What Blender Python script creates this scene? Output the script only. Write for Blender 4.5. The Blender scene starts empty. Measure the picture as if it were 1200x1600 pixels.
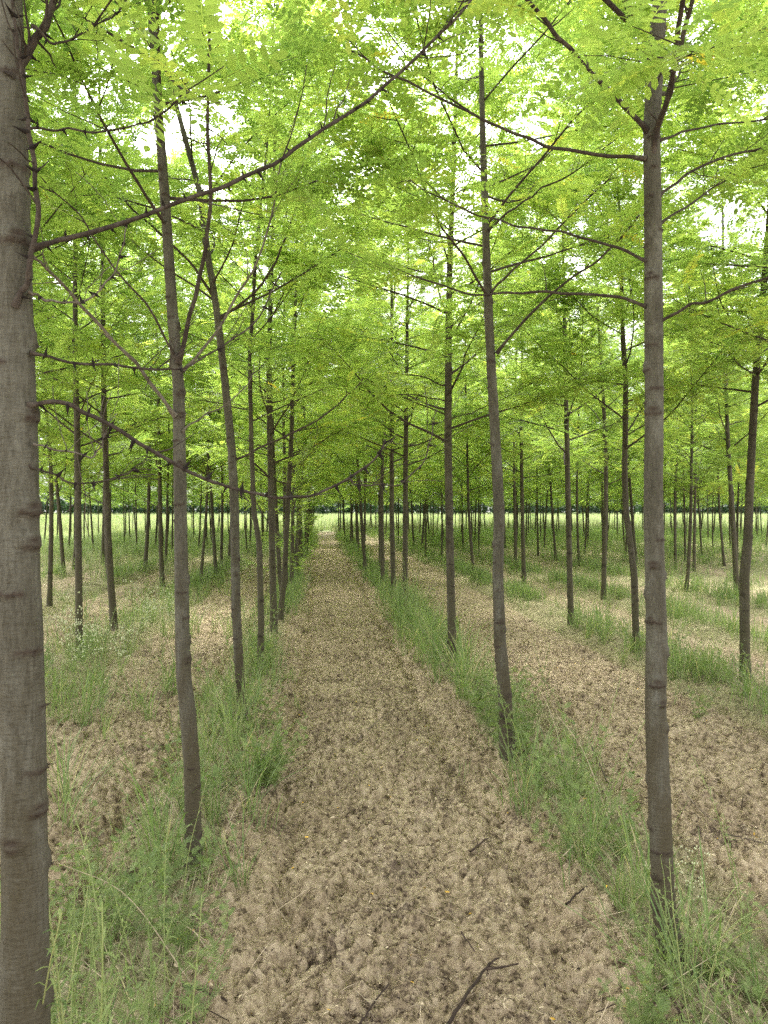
import bpy, math, random
import numpy as np

SC = bpy.context.scene
COL = SC.collection
PI = math.pi
F, CX, HY, H = 1200.0, 600.0, 796.0, 1.6      # photo focal length (px), centre column, horizon row, eye height
TH = math.atan(100 / F)                        # rows run 4.8 degrees left of the lens axis
CT, ST = math.cos(TH), math.sin(TH)


def uv(px, D):
    X = (px - CX) / F * D
    return X * CT + D * ST, -X * ST + D * CT


def P3(px, py, D):
    u, v = uv(px, D)
    return np.array((u, v, H + (HY - py) / F * D))


def gD(py):
    return F * H / (py - HY)


def depth_px(u, v):
    D = u * ST + v * CT
    X = u * CT - v * ST
    return D, CX + F * X / np.maximum(D, 1e-3)


# ------------------------------------------------------------------ noise
def _h(ix, iy, seed):
    n = (ix.astype(np.int64) * 374761393 + iy.astype(np.int64) * 668265263 + seed * 974634777) & 0xffffffff
    n = ((n ^ (n >> 13)) * 1274126177) & 0xffffffff
    n = ((n ^ (n >> 16)) * 2246822519) & 0xffffffff
    return ((n ^ (n >> 15)) & 0xffffff) / float(0x1000000)


def vnoise(x, y, seed=0):
    x = np.asarray(x, float); y = np.asarray(y, float)
    ix = np.floor(x); iy = np.floor(y)
    fx = x - ix; fy = y - iy
    fx = fx * fx * (3 - 2 * fx); fy = fy * fy * (3 - 2 * fy)
    a = _h(ix, iy, seed); b = _h(ix + 1, iy, seed); c = _h(ix, iy + 1, seed); d = _h(ix + 1, iy + 1, seed)
    return (a + (b - a) * fx) * (1 - fy) + (c + (d - c) * fx) * fy


def fbm(x, y, seed=0, o=4):
    s = 0; a = .5; t = 0
    for k in range(o):
        s = s + a * vnoise(x * 2 ** k, y * 2 ** k, seed + k * 17); t += a; a *= .5
    return s / t


def domes(x, y, cell, seed):
    x = x / cell; y = y / cell
    ix = np.floor(x); iy = np.floor(y)
    out = np.zeros_like(x)
    for dx in (-1, 0, 1):
        for dy in (-1, 0, 1):
            jx = ix + dx; jy = iy + dy
            cx = jx + _h(jx, jy, seed); cy = jy + _h(jx, jy, seed + 1)
            r = .25 + .55 * _h(jx, jy, seed + 2)
            hh = (.15 + .85 * _h(jx, jy, seed + 3) ** 2) * r * 1.4
            d2 = ((x - cx) ** 2 + (y - cy) ** 2) / (r * r)
            out = np.maximum(out, hh * np.sqrt(np.maximum(0, 1 - d2)))
    return out


ROWS = [-12.9, -10.9, -8.8, -6.75, -4.85, -2.7, -.6, 1.32, 3.75, 5.5, 7.5, 9.5, 11.5, 13.5, 15.6, 17.7, 19.8, 21.9, 24, 26.1, 28.2, 30.3]


def row_dist(u):
    return np.min(np.abs(np.asarray(u)[..., None] - np.array(ROWS)), axis=-1)


def macro(u, v):
    u = np.asarray(u, float); v = np.asarray(v, float)
    d = row_dist(u)
    z = .06 * np.exp(-(d / .30) ** 2) - .06
    e = d - .42 - .12 * (vnoise(u * 0 + v * 1.7, np.round(u), 5) - .5)
    z -= .05 * np.exp(-(e / .07) ** 2)
    z += .05 * (fbm(u * .6, v * .45, 9, 3) - .5)
    return z * np.clip(1.5 - v / 80, 0, 1)


# ------------------------------------------------------------------ mesh building
class MB:
    def __init__(s):
        s.V = []; s.Q = []; s.T = []; s.A = []; s.n = 0

    def add(s, V, Q=None, T=None, a=0.0):
        V = np.asarray(V, float).reshape(-1, 3)
        s.V.append(V)
        s.A.append(np.full(len(V), a) if np.isscalar(a) else np.asarray(a, float))
        if Q is not None and len(Q): s.Q.append(np.asarray(Q, np.int64).reshape(-1, 4) + s.n)
        if T is not None and len(T): s.T.append(np.asarray(T, np.int64).reshape(-1, 3) + s.n)
        s.n += len(V)

    def scatter(s, tmpl, M, O, a=None):
        """merge copies of a template (V,Q,A) under matrices M (n,3,3) and origins O (n,3)"""
        V, Q, A = tmpl
        n = len(O)
        if n == 0: return
        W = np.einsum('nij,kj->nki', M, V) + O[:, None, :]
        AA = np.tile(A, (n, 1)) if a is None else A[None, :] + a[:, None]
        Qs = (Q[None] + (np.arange(n) * len(V))[:, None, None]).reshape(-1, 4)
        s.add(W.reshape(-1, 3), Qs, None, AA.ravel())

    def mesh(s, name, mat, smooth=True):
        me = bpy.data.meshes.new(name)
        V = np.concatenate(s.V) if s.V else np.zeros((0, 3))
        Q = np.concatenate(s.Q) if s.Q else np.zeros((0, 4), np.int64)
        T = np.concatenate(s.T) if s.T else np.zeros((0, 3), np.int64)
        me.vertices.add(len(V)); me.vertices.foreach_set('co', V.ravel().astype(np.float32))
        nl = Q.size + T.size
        me.loops.add(nl)
        me.loops.foreach_set('vertex_index', np.concatenate((Q.ravel(), T.ravel())).astype(np.int32))
        me.polygons.add(len(Q) + len(T))
        st = np.concatenate((np.arange(len(Q)) * 4, Q.size + np.arange(len(T)) * 3)).astype(np.int32)
        me.polygons.foreach_set('loop_start', st)
        if smooth: me.polygons.foreach_set('use_smooth', np.ones(len(st), bool))
        at = me.attributes.new('tint', 'FLOAT', 'POINT')
        at.data.foreach_set('value', np.concatenate(s.A).astype(np.float32) if s.A else np.zeros(0, np.float32))
        me.update(calc_edges=True)
        me.materials.append(mat)
        return me

    def obj(s, name, mat, parent=None, smooth=True):
        return link(name, s.mesh(name, mat, smooth), parent)

    def template(s):
        return np.concatenate(s.V), np.concatenate(s.Q), np.concatenate(s.A)


def link(name, me, parent=None, loc=(0, 0, 0)):
    o = bpy.data.objects.new(name, me)
    COL.objects.link(o)
    o.location = loc
    if parent: o.parent = parent
    return o


def tag(o, label=None, cat=None, group=None, kind=None):
    if label: o['label'] = label
    if cat: o['category'] = cat
    if group: o['group'] = group
    if kind: o['kind'] = kind
    return o


def tube(mb, pts, rad, sides=6, a=0.0, cap=True):
    pts = np.asarray(pts, float); n = len(pts)
    rad = np.broadcast_to(np.asarray(rad, float), (n,))
    t = np.gradient(pts, axis=0); t /= np.linalg.norm(t, axis=1)[:, None] + 1e-12
    ref = np.array((0, 0, 1.0)) if abs(t[0][2]) < .85 else np.array((1.0, 0, 0))
    b = np.cross(t, ref); b /= np.linalg.norm(b, axis=1)[:, None] + 1e-12
    c = np.cross(t, b)
    th = np.arange(sides) * 2 * PI / sides
    V = pts[:, None] + rad[:, None, None] * (np.cos(th)[None, :, None] * b[:, None] + np.sin(th)[None, :, None] * c[:, None])
    i = np.arange(n - 1)[:, None] * sides; j = np.arange(sides)[None]; k = (j + 1) % sides
    Q = np.stack((i + j, i + k, i + sides + k, i + sides + j), -1).reshape(-1, 4)
    V = V.reshape(-1, 3)
    T = None
    if cap:
        V = np.vstack((V, pts[-1] + t[-1] * rad[-1] * .6))
        e = (n - 1) * sides
        T = np.stack((e + j[0], e + k[0], np.full(sides, len(V) - 1)), -1)
    mb.add(V, Q, T, a)


def smooth_path(pts, n):
    """Catmull-Rom through pts -> n points"""
    p = np.asarray(pts, float)
    p = np.vstack((2 * p[0] - p[1], p, 2 * p[-1] - p[-2]))
    m = len(p) - 3
    s = np.linspace(0, m - 1e-6, n)
    i = s.astype(int); f = (s - i)[:, None]
    a, b, c, d = p[i], p[i + 1], p[i + 2], p[i + 3]
    return .5 * (2 * b + (c - a) * f + (2 * a - 5 * b + 4 * c - d) * f ** 2 + (3 * b - a - 3 * c + d) * f ** 3)


# ------------------------------------------------------------------ materials
def new_mat(name):
    m = bpy.data.materials.new(name); m.use_nodes = True
    nt = m.node_tree; nt.nodes.clear()
    return m, nt.nodes, nt.links


def nd(N, t, **k):
    n = N.new(t)
    for a, b in k.items():
        if a.startswith('i_'):
            key = a[2:]
            n.inputs[int(key) if key.isdigit() else key.replace('_', ' ')].default_value = b
        else: setattr(n, a, b)
    return n


def ramp(N, stops):
    r = N.new('ShaderNodeValToRGB'); e = r.color_ramp.elements
    while len(e) < len(stops): e.new(.5)
    for el, (p, c) in zip(e, stops):
        el.position = p; el.color = (*c, 1)
    return r


def leaf_mat(name, stops, trans, tgain=(1.5, 1.75, .8), rough=.5, jit=.16):
    m, N, L = new_mat(name)
    at = nd(N, 'ShaderNodeAttribute', attribute_name='tint')
    oi = nd(N, 'ShaderNodeObjectInfo')
    mr = nd(N, 'ShaderNodeMath', operation='MULTIPLY_ADD', i_1=jit, i_2=-jit / 2)
    L.new(oi.outputs['Random'], mr.inputs[0])
    ad = nd(N, 'ShaderNodeMath', operation='ADD'); L.new(at.outputs['Fac'], ad.inputs[0]); L.new(mr.outputs[0], ad.inputs[1])
    # the yellowed leaves (tint over 1) keep their colour whatever tree they hang on
    gt = nd(N, 'ShaderNodeMath', operation='GREATER_THAN', i_1=.93); L.new(at.outputs['Fac'], gt.inputs[0])
    mx = nd(N, 'ShaderNodeMath', operation='MAXIMUM'); L.new(ad.outputs[0], mx.inputs[0]); L.new(gt.outputs[0], mx.inputs[1])
    mi = nd(N, 'ShaderNodeMath', operation='MULTIPLY_ADD', i_1=.0, i_2=.0)
    r = ramp(N, stops); L.new(mx.outputs[0], r.inputs[0])
    p = nd(N, 'ShaderNodeBsdfPrincipled', i_Roughness=rough); p.inputs['Specular IOR Level'].default_value = .35
    L.new(r.outputs[0], p.inputs['Base Color'])
    g = nd(N, 'ShaderNodeMixRGB', blend_type='MULTIPLY', i_Fac=1.0); g.inputs[2].default_value = (*tgain, 1)
    g.use_clamp = False
    L.new(r.outputs[0], g.inputs[1])
    t = nd(N, 'ShaderNodeBsdfTranslucent'); L.new(g.outputs[0], t.inputs['Color'])
    mix = nd(N, 'ShaderNodeMixShader', i_Fac=trans); L.new(p.outputs[0], mix.inputs[1]); L.new(t.outputs[0], mix.inputs[2])
    o = nd(N, 'ShaderNodeOutputMaterial'); L.new(mix.outputs[0], o.inputs[0])
    return m


M = {}
M['leaf'] = leaf_mat('locust_leaf', [(0, (.070, .130, .034)), (.35, (.146, .220, .052)), (.7, (.225, .30, .068)), (.9, (.30, .35, .07)), (1, (.42, .34, .05))], .6, (2.0, 2.0, 1.5))
M['weed'] = leaf_mat('weed_leaf', [(0, (.08, .13, .042)), (.5, (.18, .24, .08)), (.85, (.31, .35, .14)), (1, (.45, .39, .2))], .4, (1.3, 1.4, .8), .6)
M['grass'] = leaf_mat('grass_blade', [(0, (.08, .14, .04)), (.5, (.17, .24, .08)), (.85, (.30, .34, .15)), (1, (.45, .39, .22))], .4, (1.3, 1.4, .8), .55)
M['meadow'] = leaf_mat('meadow_blade', [(0, (.13, .18, .07)), (.5, (.24, .28, .13)), (.85, (.36, .37, .21)), (1, (.45, .41, .26))], .35, (1.2, 1.3, .9), .55)
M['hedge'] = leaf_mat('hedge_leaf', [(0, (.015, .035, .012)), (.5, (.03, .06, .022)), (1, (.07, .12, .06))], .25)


def bark_mat(name, c0, c1, c2, scar, moss, scale=1.0):
    m, N, L = new_mat(name)
    tc = nd(N, 'ShaderNodeTexCoord')
    mp = nd(N, 'ShaderNodeMapping'); mp.inputs['Scale'].default_value = (1, 1, .22); L.new(tc.outputs['Object'], mp.inputs[0])
    n1 = nd(N, 'ShaderNodeTexNoise', i_Scale=14 * scale, i_Detail=6, i_Roughness=.65); L.new(mp.outputs[0], n1.inputs[0])
    n2 = nd(N, 'ShaderNodeTexNoise', i_Scale=160 * scale, i_Detail=4, i_Roughness=.7); L.new(mp.outputs[0], n2.inputs[0])
    mp2 = nd(N, 'ShaderNodeMapping'); mp2.inputs['Scale'].default_value = (1, 1, 3.5); L.new(tc.outputs['Object'], mp2.inputs[0])
    n3 = nd(N, 'ShaderNodeTexNoise', i_Scale=40 * scale, i_Detail=3, i_Roughness=.6); L.new(mp2.outputs[0], n3.inputs[0])
    r = ramp(N, [(.3, c0), (.5, c1), (.72, c2)]); L.new(n1.outputs[0], r.inputs[0])
    fine = ramp(N, [(.32, (.42, .40, .37)), (.6, (1, 1, 1))]); L.new(n2.outputs[0], fine.inputs[0])
    mu = nd(N, 'ShaderNodeMixRGB', blend_type='MULTIPLY', i_Fac=.7); L.new(r.outputs[0], mu.inputs[1]); L.new(fine.outputs[0], mu.inputs[2])
    bl = ramp(N, [(.62, (0, 0, 0)), (.72, (1, 1, 1))]); L.new(n3.outputs[0], bl.inputs[0])
    mb_ = nd(N, 'ShaderNodeMixRGB', blend_type='MIX'); mb_.inputs[2].default_value = (*[x * .45 for x in c1], 1)
    h5 = nd(N, 'ShaderNodeMath', operation='MULTIPLY', i_1=.55); L.new(bl.outputs[0], h5.inputs[0])
    L.new(h5.outputs[0], mb_.inputs[0]); L.new(mu.outputs[0], mb_.inputs[1])
    # brown lower bark with moss blotches (a growth line, ragged by noise)
    sx = nd(N, 'ShaderNodeSeparateXYZ'); L.new(tc.outputs['Object'], sx.inputs[0])
    a1 = nd(N, 'ShaderNodeMath', operation='MULTIPLY_ADD', i_1=-2.6, i_2=2.05); L.new(n1.outputs[0], a1.inputs[0])
    a2 = nd(N, 'ShaderNodeMath', operation='SUBTRACT'); L.new(a1.outputs[0], a2.inputs[0]); L.new(sx.outputs['Z'], a2.inputs[1])
    a3 = nd(N, 'ShaderNodeMapRange', i_1=-.6, i_2=.5, i_3=0.0, i_4=.68); L.new(a2.outputs[0], a3.inputs[0])
    mo = nd(N, 'ShaderNodeMixRGB'); mo.inputs[2].default_value = (*moss, 1)
    L.new(a3.outputs[0], mo.inputs[0]); L.new(mb_.outputs[0], mo.inputs[1])
    at = nd(N, 'ShaderNodeAttribute', attribute_name='tint')
    # pale lichen films with ragged edges
    n4 = nd(N, 'ShaderNodeTexNoise', i_Scale=7 * scale, i_Detail=8, i_Roughness=.72); L.new(tc.outputs['Object'], n4.inputs[0])
    lr = ramp(N, [(.56, (0, 0, 0)), (.66, (1, 1, 1))]); L.new(n4.outputs[0], lr.inputs[0])
    lf_ = nd(N, 'ShaderNodeMath', operation='MULTIPLY', i_1=.38); L.new(lr.outputs[0], lf_.inputs[0])
    ml = nd(N, 'ShaderNodeMixRGB'); ml.inputs[2].default_value = (*[x * 1.25 for x in c2], 1)
    L.new(lf_.outputs[0], ml.inputs[0]); L.new(mo.outputs[0], ml.inputs[1])
    ms = nd(N, 'ShaderNodeMixRGB'); ms.inputs[2].default_value = (*scar, 1); ms.use_clamp = True
    L.new(at.outputs['Fac'], ms.inputs[0]); L.new(ml.outputs[0], ms.inputs[1])
    p = nd(N, 'ShaderNodeBsdfPrincipled', i_Roughness=.82); p.inputs['Specular IOR Level'].default_value = .2
    L.new(ms.outputs[0], p.inputs['Base Color'])
    ad = nd(N, 'ShaderNodeMath', operation='ADD'); L.new(n2.outputs[0], ad.inputs[0]); L.new(n3.outputs[0], ad.inputs[1])
    bp = nd(N, 'ShaderNodeBump', i_Strength=.8, i_Distance=.006); L.new(ad.outputs[0], bp.inputs['Height']); L.new(bp.outputs[0], p.inputs['Normal'])
    o = nd(N, 'ShaderNodeOutputMaterial'); L.new(p.outputs[0], o.inputs[0])
    return m


M['bark'] = bark_mat('grey_bark', (.048, .044, .031), (.080, .073, .054), (.128, .122, .098), (.042, .030, .022), (.066, .052, .028))
M['barkdark'] = bark_mat('brown_bark', (.042, .036, .024), (.071, .063, .043), (.115, .105, .078), (.03, .023, .016), (.076, .067, .036))
M['twig'] = bark_mat('branch_bark', (.035, .026, .020), (.065, .049, .038), (.12, .10, .08), (.02, .014, .011), (.065, .049, .038), 3)
M['greytwig'] = bark_mat('pale_branch_bark', (.09, .073, .055), (.16, .135, .105), (.25, .225, .19), (.035, .025, .018), (.16, .135, .105), 3)


def plain(name, c, rough=.8, var=.35, sc=30):
    m, N, L = new_mat(name)
    tc = nd(N, 'ShaderNodeTexCoord')
    n = nd(N, 'ShaderNodeTexNoise', i_Scale=sc, i_Detail=4); L.new(tc.outputs['Object'], n.inputs[0])
    at = nd(N, 'ShaderNodeAttribute', attribute_name='tint')
    ad = nd(N, 'ShaderNodeMath', operation='ADD'); L.new(n.outputs[0], ad.inputs[0]); L.new(at.outputs['Fac'], ad.inputs[1])
    r = ramp(N, [(.2, tuple(x * (1 - var) for x in c)), (.8, tuple(x * (1 + var) for x in c))]); L.new(ad.outputs[0], r.inputs[0])
    p = nd(N, 'ShaderNodeBsdfPrincipled', i_Roughness=rough); p.inputs['Specular IOR Level'].default_value = .2
    L.new(r.outputs[0], p.inputs['Base Color'])
    o = nd(N, 'ShaderNodeOutputMaterial'); L.new(p.outputs[0], o.inputs[0])
    return m


M['stick'] = plain('dead_stick', (.045, .030, .022), .8, .4)
M['greystick'] = plain('grey_stick', (.15, .115, .085), .8, .4)
M['straw'] = plain('dry_straw', (.36, .29, .20), .7, .45)
M['yellow'] = plain('yellow_leaf', (.55, .33, .05), .6, .5, 12)
M['bud'] = plain('flower_bud', (.55, .58, .36), .6, .2)


def soil_mat():
    m, N, L = new_mat('tilled_soil')
    tc = nd(N, 'ShaderNodeTexCoord')
    big = nd(N, 'ShaderNodeTexNoise', i_Scale=1.3, i_Detail=5, i_Roughness=.6); L.new(tc.outputs['Object'], big.inputs[0])
    mid = nd(N, 'ShaderNodeTexNoise', i_Scale=22, i_Detail=6, i_Roughness=.7); L.new(tc.outputs['Object'], mid.inputs[0])
    fin = nd(N, 'ShaderNodeTexNoise', i_Scale=120, i_Detail=5, i_Roughness=.75); L.new(tc.outputs['Object'], fin.inputs[0])
    vo = nd(N, 'ShaderNodeTexVoronoi', i_Scale=75); L.new(tc.outputs['Object'], vo.inputs[0])
    r1 = ramp(N, [(.37, (.115, .088, .056)), (.46, (.375, .293, .193)), (.64, (.56, .46, .322))]); L.new(mid.outputs[0], r1.inputs[0])  # mottled soil and organic patches; pit shade and bright clod tops painted in too
    r2 = ramp(N, [(.32, (.72, .68, .64)), (.62, (1.05, 1.03, 1.0))]); L.new(big.outputs[0], r2.inputs[0])
    mu = nd(N, 'ShaderNodeMixRGB', blend_type='MULTIPLY', i_Fac=.8); L.new(r1.outputs[0], mu.inputs[1]); L.new(r2.outputs[0], mu.inputs[2])
    # dark crumbs of rotted litter
    li = nd(N, 'ShaderNodeTexNoise', i_Scale=48, i_Detail=5, i_Roughness=.8); L.new(tc.outputs['Object'], li.inputs[0])
    pa = nd(N, 'ShaderNodeTexNoise', i_Scale=3.2, i_Detail=3); L.new(tc.outputs['Object'], pa.inputs[0])
    sm = nd(N, 'ShaderNodeMath', operation='MULTIPLY_ADD', i_1=.6); L.new(pa.outputs[0], sm.inputs[0]); L.new(li.outputs[0], sm.inputs[2])
    r3 = ramp(N, [(.86, (0, 0, 0)), (.95, (1, 1, 1))]); L.new(sm.outputs[0], r3.inputs[0])
    md = nd(N, 'ShaderNodeMixRGB'); md.inputs[2].default_value = (.10, .072, .055, 1)
    h5 = nd(N, 'ShaderNodeMath', operation='MULTIPLY', i_1=.8); L.new(r3.outputs[0], h5.inputs[0])
    L.new(h5.outputs[0], md.inputs[0]); L.new(mu.outputs[0], md.inputs[1])
    # green ground cover far off and along the rows (attribute)
    at = nd(N, 'ShaderNodeAttribute', attribute_name='tint')
    gs = nd(N, 'ShaderNodeMath', operation='MULTIPLY_ADD', i_1=1.6, i_2=-.8); L.new(mid.outputs[0], gs.inputs[0])
    ga = nd(N, 'ShaderNodeMath', operation='ADD', use_clamp=True); L.new(gs.outputs[0], ga.inputs[0]); L.new(at.outputs['Fac'], ga.inputs[1])
    gm = nd(N, 'ShaderNodeMath', operation='MULTIPLY'); L.new(ga.outputs[0], gm.inputs[0]); L.new(at.outputs['Fac'], gm.inputs[1])
    mg = nd(N, 'ShaderNodeMixRGB'); mg.inputs[2].default_value = (.17, .22, .085, 1)
    L.new(gm.outputs[0], mg.inputs[0]); L.new(md.outputs[0], mg.inputs[1])
    p = nd(N, 'ShaderNodeBsdfPrincipled', i_Roughness=.95); p.inputs['Specular IOR Level'].default_value = .1
    L.new(mg.outputs[0], p.inputs['Base Color'])
    s2 = nd(N, 'ShaderNodeMath', operation='MULTIPLY_ADD', i_1=.7); L.new(fin.outputs[0], s2.inputs[0]); L.new(mid.outputs[0], s2.inputs[2])
    s3 = nd(N, 'ShaderNodeMath', operation='MULTIPLY_ADD', i_1=-.35); L.new(vo.outputs[0], s3.inputs[0]); L.new(s2.outputs[0], s3.inputs[2])
    b = nd(N, 'ShaderNodeBump', i_Strength=1.0, i_Distance=.016); L.new(s3.outputs[0], b.inputs['Height']); L.new(b.outputs[0], p.inputs['Normal'])
    o = nd(N, 'ShaderNodeOutputMaterial'); L.new(p.outputs[0], o.inputs[0])
    return m


M['soil'] = soil_mat()


# ------------------------------------------------------------------ ground
def bare(u, v):
    """1 on bare tilled soil, 0 in the weedy strips"""
    u = np.asarray(u, float); v = np.asarray(v, float)
    d = row_dist(u)
    w = .40 + .25 * (vnoise(v * .8, np.round(u * 2), 31) - .5)
    b = np.clip((d - w) / .25, 0, 1)
    return b


def greenness(u, v):
    u = np.asarray(u, float); v = np.asarray(v, float)
    g = (1 - bare(u, v)) * .6
    side = np.where((u > -.6) & (u < 1.35), 0, np.where(u > 1.3, np.clip((v - 22) / 24, 0, 1) * np.clip((u - 1) / 7, .2, 1), np.clip((v - 15) / 20, 0, 1)))
    side = np.where((u > 1.3) & (u < 3.7), np.clip((v - 30) / 20, 0, 1) * .5, side)
    g = np.maximum(g, side)
    g = np.where((u > -.5) & (u < 1.2), np.clip((v - 56) / 8, 0, 1), g)
    g = np.maximum(g, np.clip((v - 54) / 6, 0, 1))
    return g


def relief(u, v, near=1.0):
    wu = u + .03 * (fbm(u * 14, v * 14, 71, 3) - .5) + .012 * (vnoise(u * 60, v * 60, 72) - .5)
    wv = v + .03 * (fbm(u * 14, v * 14, 73, 3) - .5) + .012 * (vnoise(u * 60, v * 60, 74) - .5)
    patch = .12 + 2.6 * np.clip(fbm(u * 2.1, v * 2.1, 75, 3) - .25, 0, 1) ** 1.4
    z = .030 * domes(wu, wv, .11, 11) * patch + .055 * domes(wu, wv, .05, 21) * (.4 + .7 * patch)
    z += .030 * domes(wu * 1.03 + .5, wv, .030, 41)
    z -= .026 * np.clip(fbm(u * 11, v * 11, 61, 3) - .54, 0, 1) * 5
    z += .020 * (fbm(u * 38, v * 38, 51, 3) - .5)
    return z - .044


def axis_pts(lo, hi, c0, c1, s0, grow):
    pts = list(np.arange(c0, c1, s0))
    s = s0; x = c1
    while x < hi:
        pts.append(x); s = min(s * grow, 12); x += s
    pts.append(hi)
    s = s0; x = c0
    left = []
    while True:
        s = min(s * grow, 12); x -= s
        if x < lo: break
        left.append(x)
    return np.array([lo] + left[::-1] + pts)


def make_ground():
    us = axis_pts(-260, 300, -1.2, 2.0, .008, 1.03)
    vs = [2.0]
    while vs[-1] < 430:
        v = vs[-1]; vs.append(v + max(.008, min(.0014 * v ** 1.75, 14)))
    s = .012; v = 2.0; back = []
    while v > -40:
        s *= 1.14; v -= s; back.append(v)
    vs = np.array(back[::-1] + vs)
    U, V = np.meshgrid(us, vs)
    Z = macro(U, V) + relief(U, V) * np.clip(1.25 - V / 60, 0, 1)
    # the hole by the right row seen at the bottom of the picture
    hu, hv = uv(928, gD(1558))
    Z -= .06 * np.exp(-(((U - hu) / .05) ** 2 + ((V - hv) / .045) ** 2))
    nu, nv = len(us), len(vs)
    i = np.arange(nv - 1)[:, None] * nu; j = np.arange(nu - 1)[None]
    Q = np.stack((i + j, i + j + 1, i + nu + j + 1, i + nu + j), -1).reshape(-1, 4)
    mb = MB(); mb.add(np.stack((U, V, Z), -1).reshape(-1, 3), Q, None, greenness(U, V).ravel())
    o = mb.obj('ground', M['soil'])
    tag(o, kind='structure')
    print('ground', nu, nv)


make_ground()


def gz(u, v):
    return macro(np.array([u]), np.array([v]))[0]


def gzr(u, v):
    u = np.atleast_1d(np.asarray(u, float)); v = np.atleast_1d(np.asarray(v, float))
    return macro(u, v) + relief(u, v) * np.clip(1.25 - v / 60, 0, 1)


# ------------------------------------------------------------------ pinnate leaf templates
def leaflet(mb, o, d, n, l, w, fold=.15, a=0.0):
    d = d / np.linalg.norm(d); s = np.cross(n, d); s /= np.linalg.norm(s); n = np.cross(d, s)
    q = lambda x, y, z: o + d * (x * l) + s * (y * w) + n * (z * w)
    V = [q(0, 0, 0), q(.28, .42, fold), q(.72, .46, fold), q(1, 0, 0), q(.72, -.46, fold), q(.28, -.42, fold)]
    mb.add(V, [(0, 3, 2, 1), (0, 5, 4, 3)], None, a)


def leaf_template(seed, pairs, droop):
    R = random.Random(seed); mb = MB()
    rach = []
    for k in range(9):
        t = k / 8
        rach.append((t, .06 * math.sin(t * 2.2 + seed), -droop * t * t))
    rach = np.array(rach)
    w = .006
    L_ = rach + (0, w, 0); R_ = rach - (0, w, 0)
    mb.add(np.vstack((L_, R_)), [(i, i + 1, 10 + i, 9 + i) for i in range(8)], None, .1)
    for k in range(pairs):
        t = .18 + .78 * k / (pairs - 1)
        p = np.array([np.interp(t, rach[:, 0], rach[:, c]) for c in range(3)])
        l = .185 * (1 - .35 * abs(t - .5) ** 1.5) * R.uniform(.88, 1.1)
        for sgn in (1, -1):
            d = np.array((.32 + R.uniform(-.12, .12), sgn, R.uniform(-.35, .12)))
            n = np.array((R.uniform(-.25, .25), R.uniform(-.25, .25), 1))
            leaflet(mb, p + (R.uniform(-.012, .012), 0, 0), d, n, l, l * .5, .14, R.uniform(-.06, .06))
    leaflet(mb, rach[-1], np.array((1, 0, -droop)), np.array((0, .1, 1)), .2, .1)
    return mb.template()


LEAVES = [leaf_template(s, p, d) for s, p, d in ((1, 8, .22), (2, 7, .35), (3, 9, .12), (4, 6, .3))]


class Leaves:
    def __init__(s): s.p = []; s.d = []; s.n = []; s.s = []; s.t = []

    def along(s, pts, rng, s0=.0, step=.05, size=.2, tint=.5):
        pts = np.asarray(pts); seg = np.linalg.norm(np.diff(pts, axis=0), axis=1); cum = np.concatenate(([0], np.cumsum(seg)))
        x = s0 * cum[-1] + step * rng.random(); sg = 1
        while x < cum[-1]:
            i = min(np.searchsorted(cum, x, 'right') - 1, len(seg) - 1)
            f = (x - cum[i]) / seg[i]
            p = pts[i] + (pts[i + 1] - pts[i]) * f; t = (pts[i + 1] - pts[i]) / seg[i]
            s.one(p, t, sg, rng, size, tint); sg = -sg
            x += step * rng.uniform(.6, 1.4)
        s.one(pts[-1], (pts[-1] - pts[-2]) / seg[-1], 0, rng, size, tint)

    def one(s, p, t, sg, rng, size, tint):
        sx, sy = t[1], -t[0]; l = math.hypot(sx, sy) + 1e-6
        a = .9 * sg / l
        g = rng.gauss
        s.p.append(p)
        s.d.append((t[0] * .55 + sx * a + g(0, .28), t[1] * .55 + sy * a + g(0, .28), t[2] * .4 + g(0.02, .25)))
        s.n.append((g(0, .30), g(0, .30), 1.0))
        s.s.append(size * rng.uniform(.7, 1.25))
        tt = tint + g(0, .13)
        s.t.append(1.05 if rng.random() < .002 else min(max(tt, .02), .86))

    def build(s, mb, ts=LEAVES):
        n = len(s.p)
        if not n: return
        p = np.array(s.p); d = np.array(s.d); nn = np.array(s.n); sc = np.array(s.s); t = np.array(s.t)
        d /= np.linalg.norm(d, axis=1)[:, None]
        y = np.cross(nn, d); y /= np.linalg.norm(y, axis=1)[:, None]
        z = np.cross(d, y)
        MM = np.stack((d, y, z), -1) * sc[:, None, None]
        k = np.arange(n) % len(ts)
        for i, tm in enumerate(ts):
            q = k == i
            mb.scatter(tm, MM[q], p[q], t[q])


# ------------------------------------------------------------------ trees
def grow(p, d, length, rng, n=7, lift=.05, wob=.10):
    pts = [np.array(p, float)]; d = np.array(d, float); st = length / (n - 1)
    for k in range(n - 1):
        d = d / np.linalg.norm(d)
        pts.append(pts[-1] + d * st)
        d = d + np.array((rng.gauss(0, wob), rng.gauss(0, wob), rng.gauss(lift, wob * .7)))
    return np.array(pts)


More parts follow.
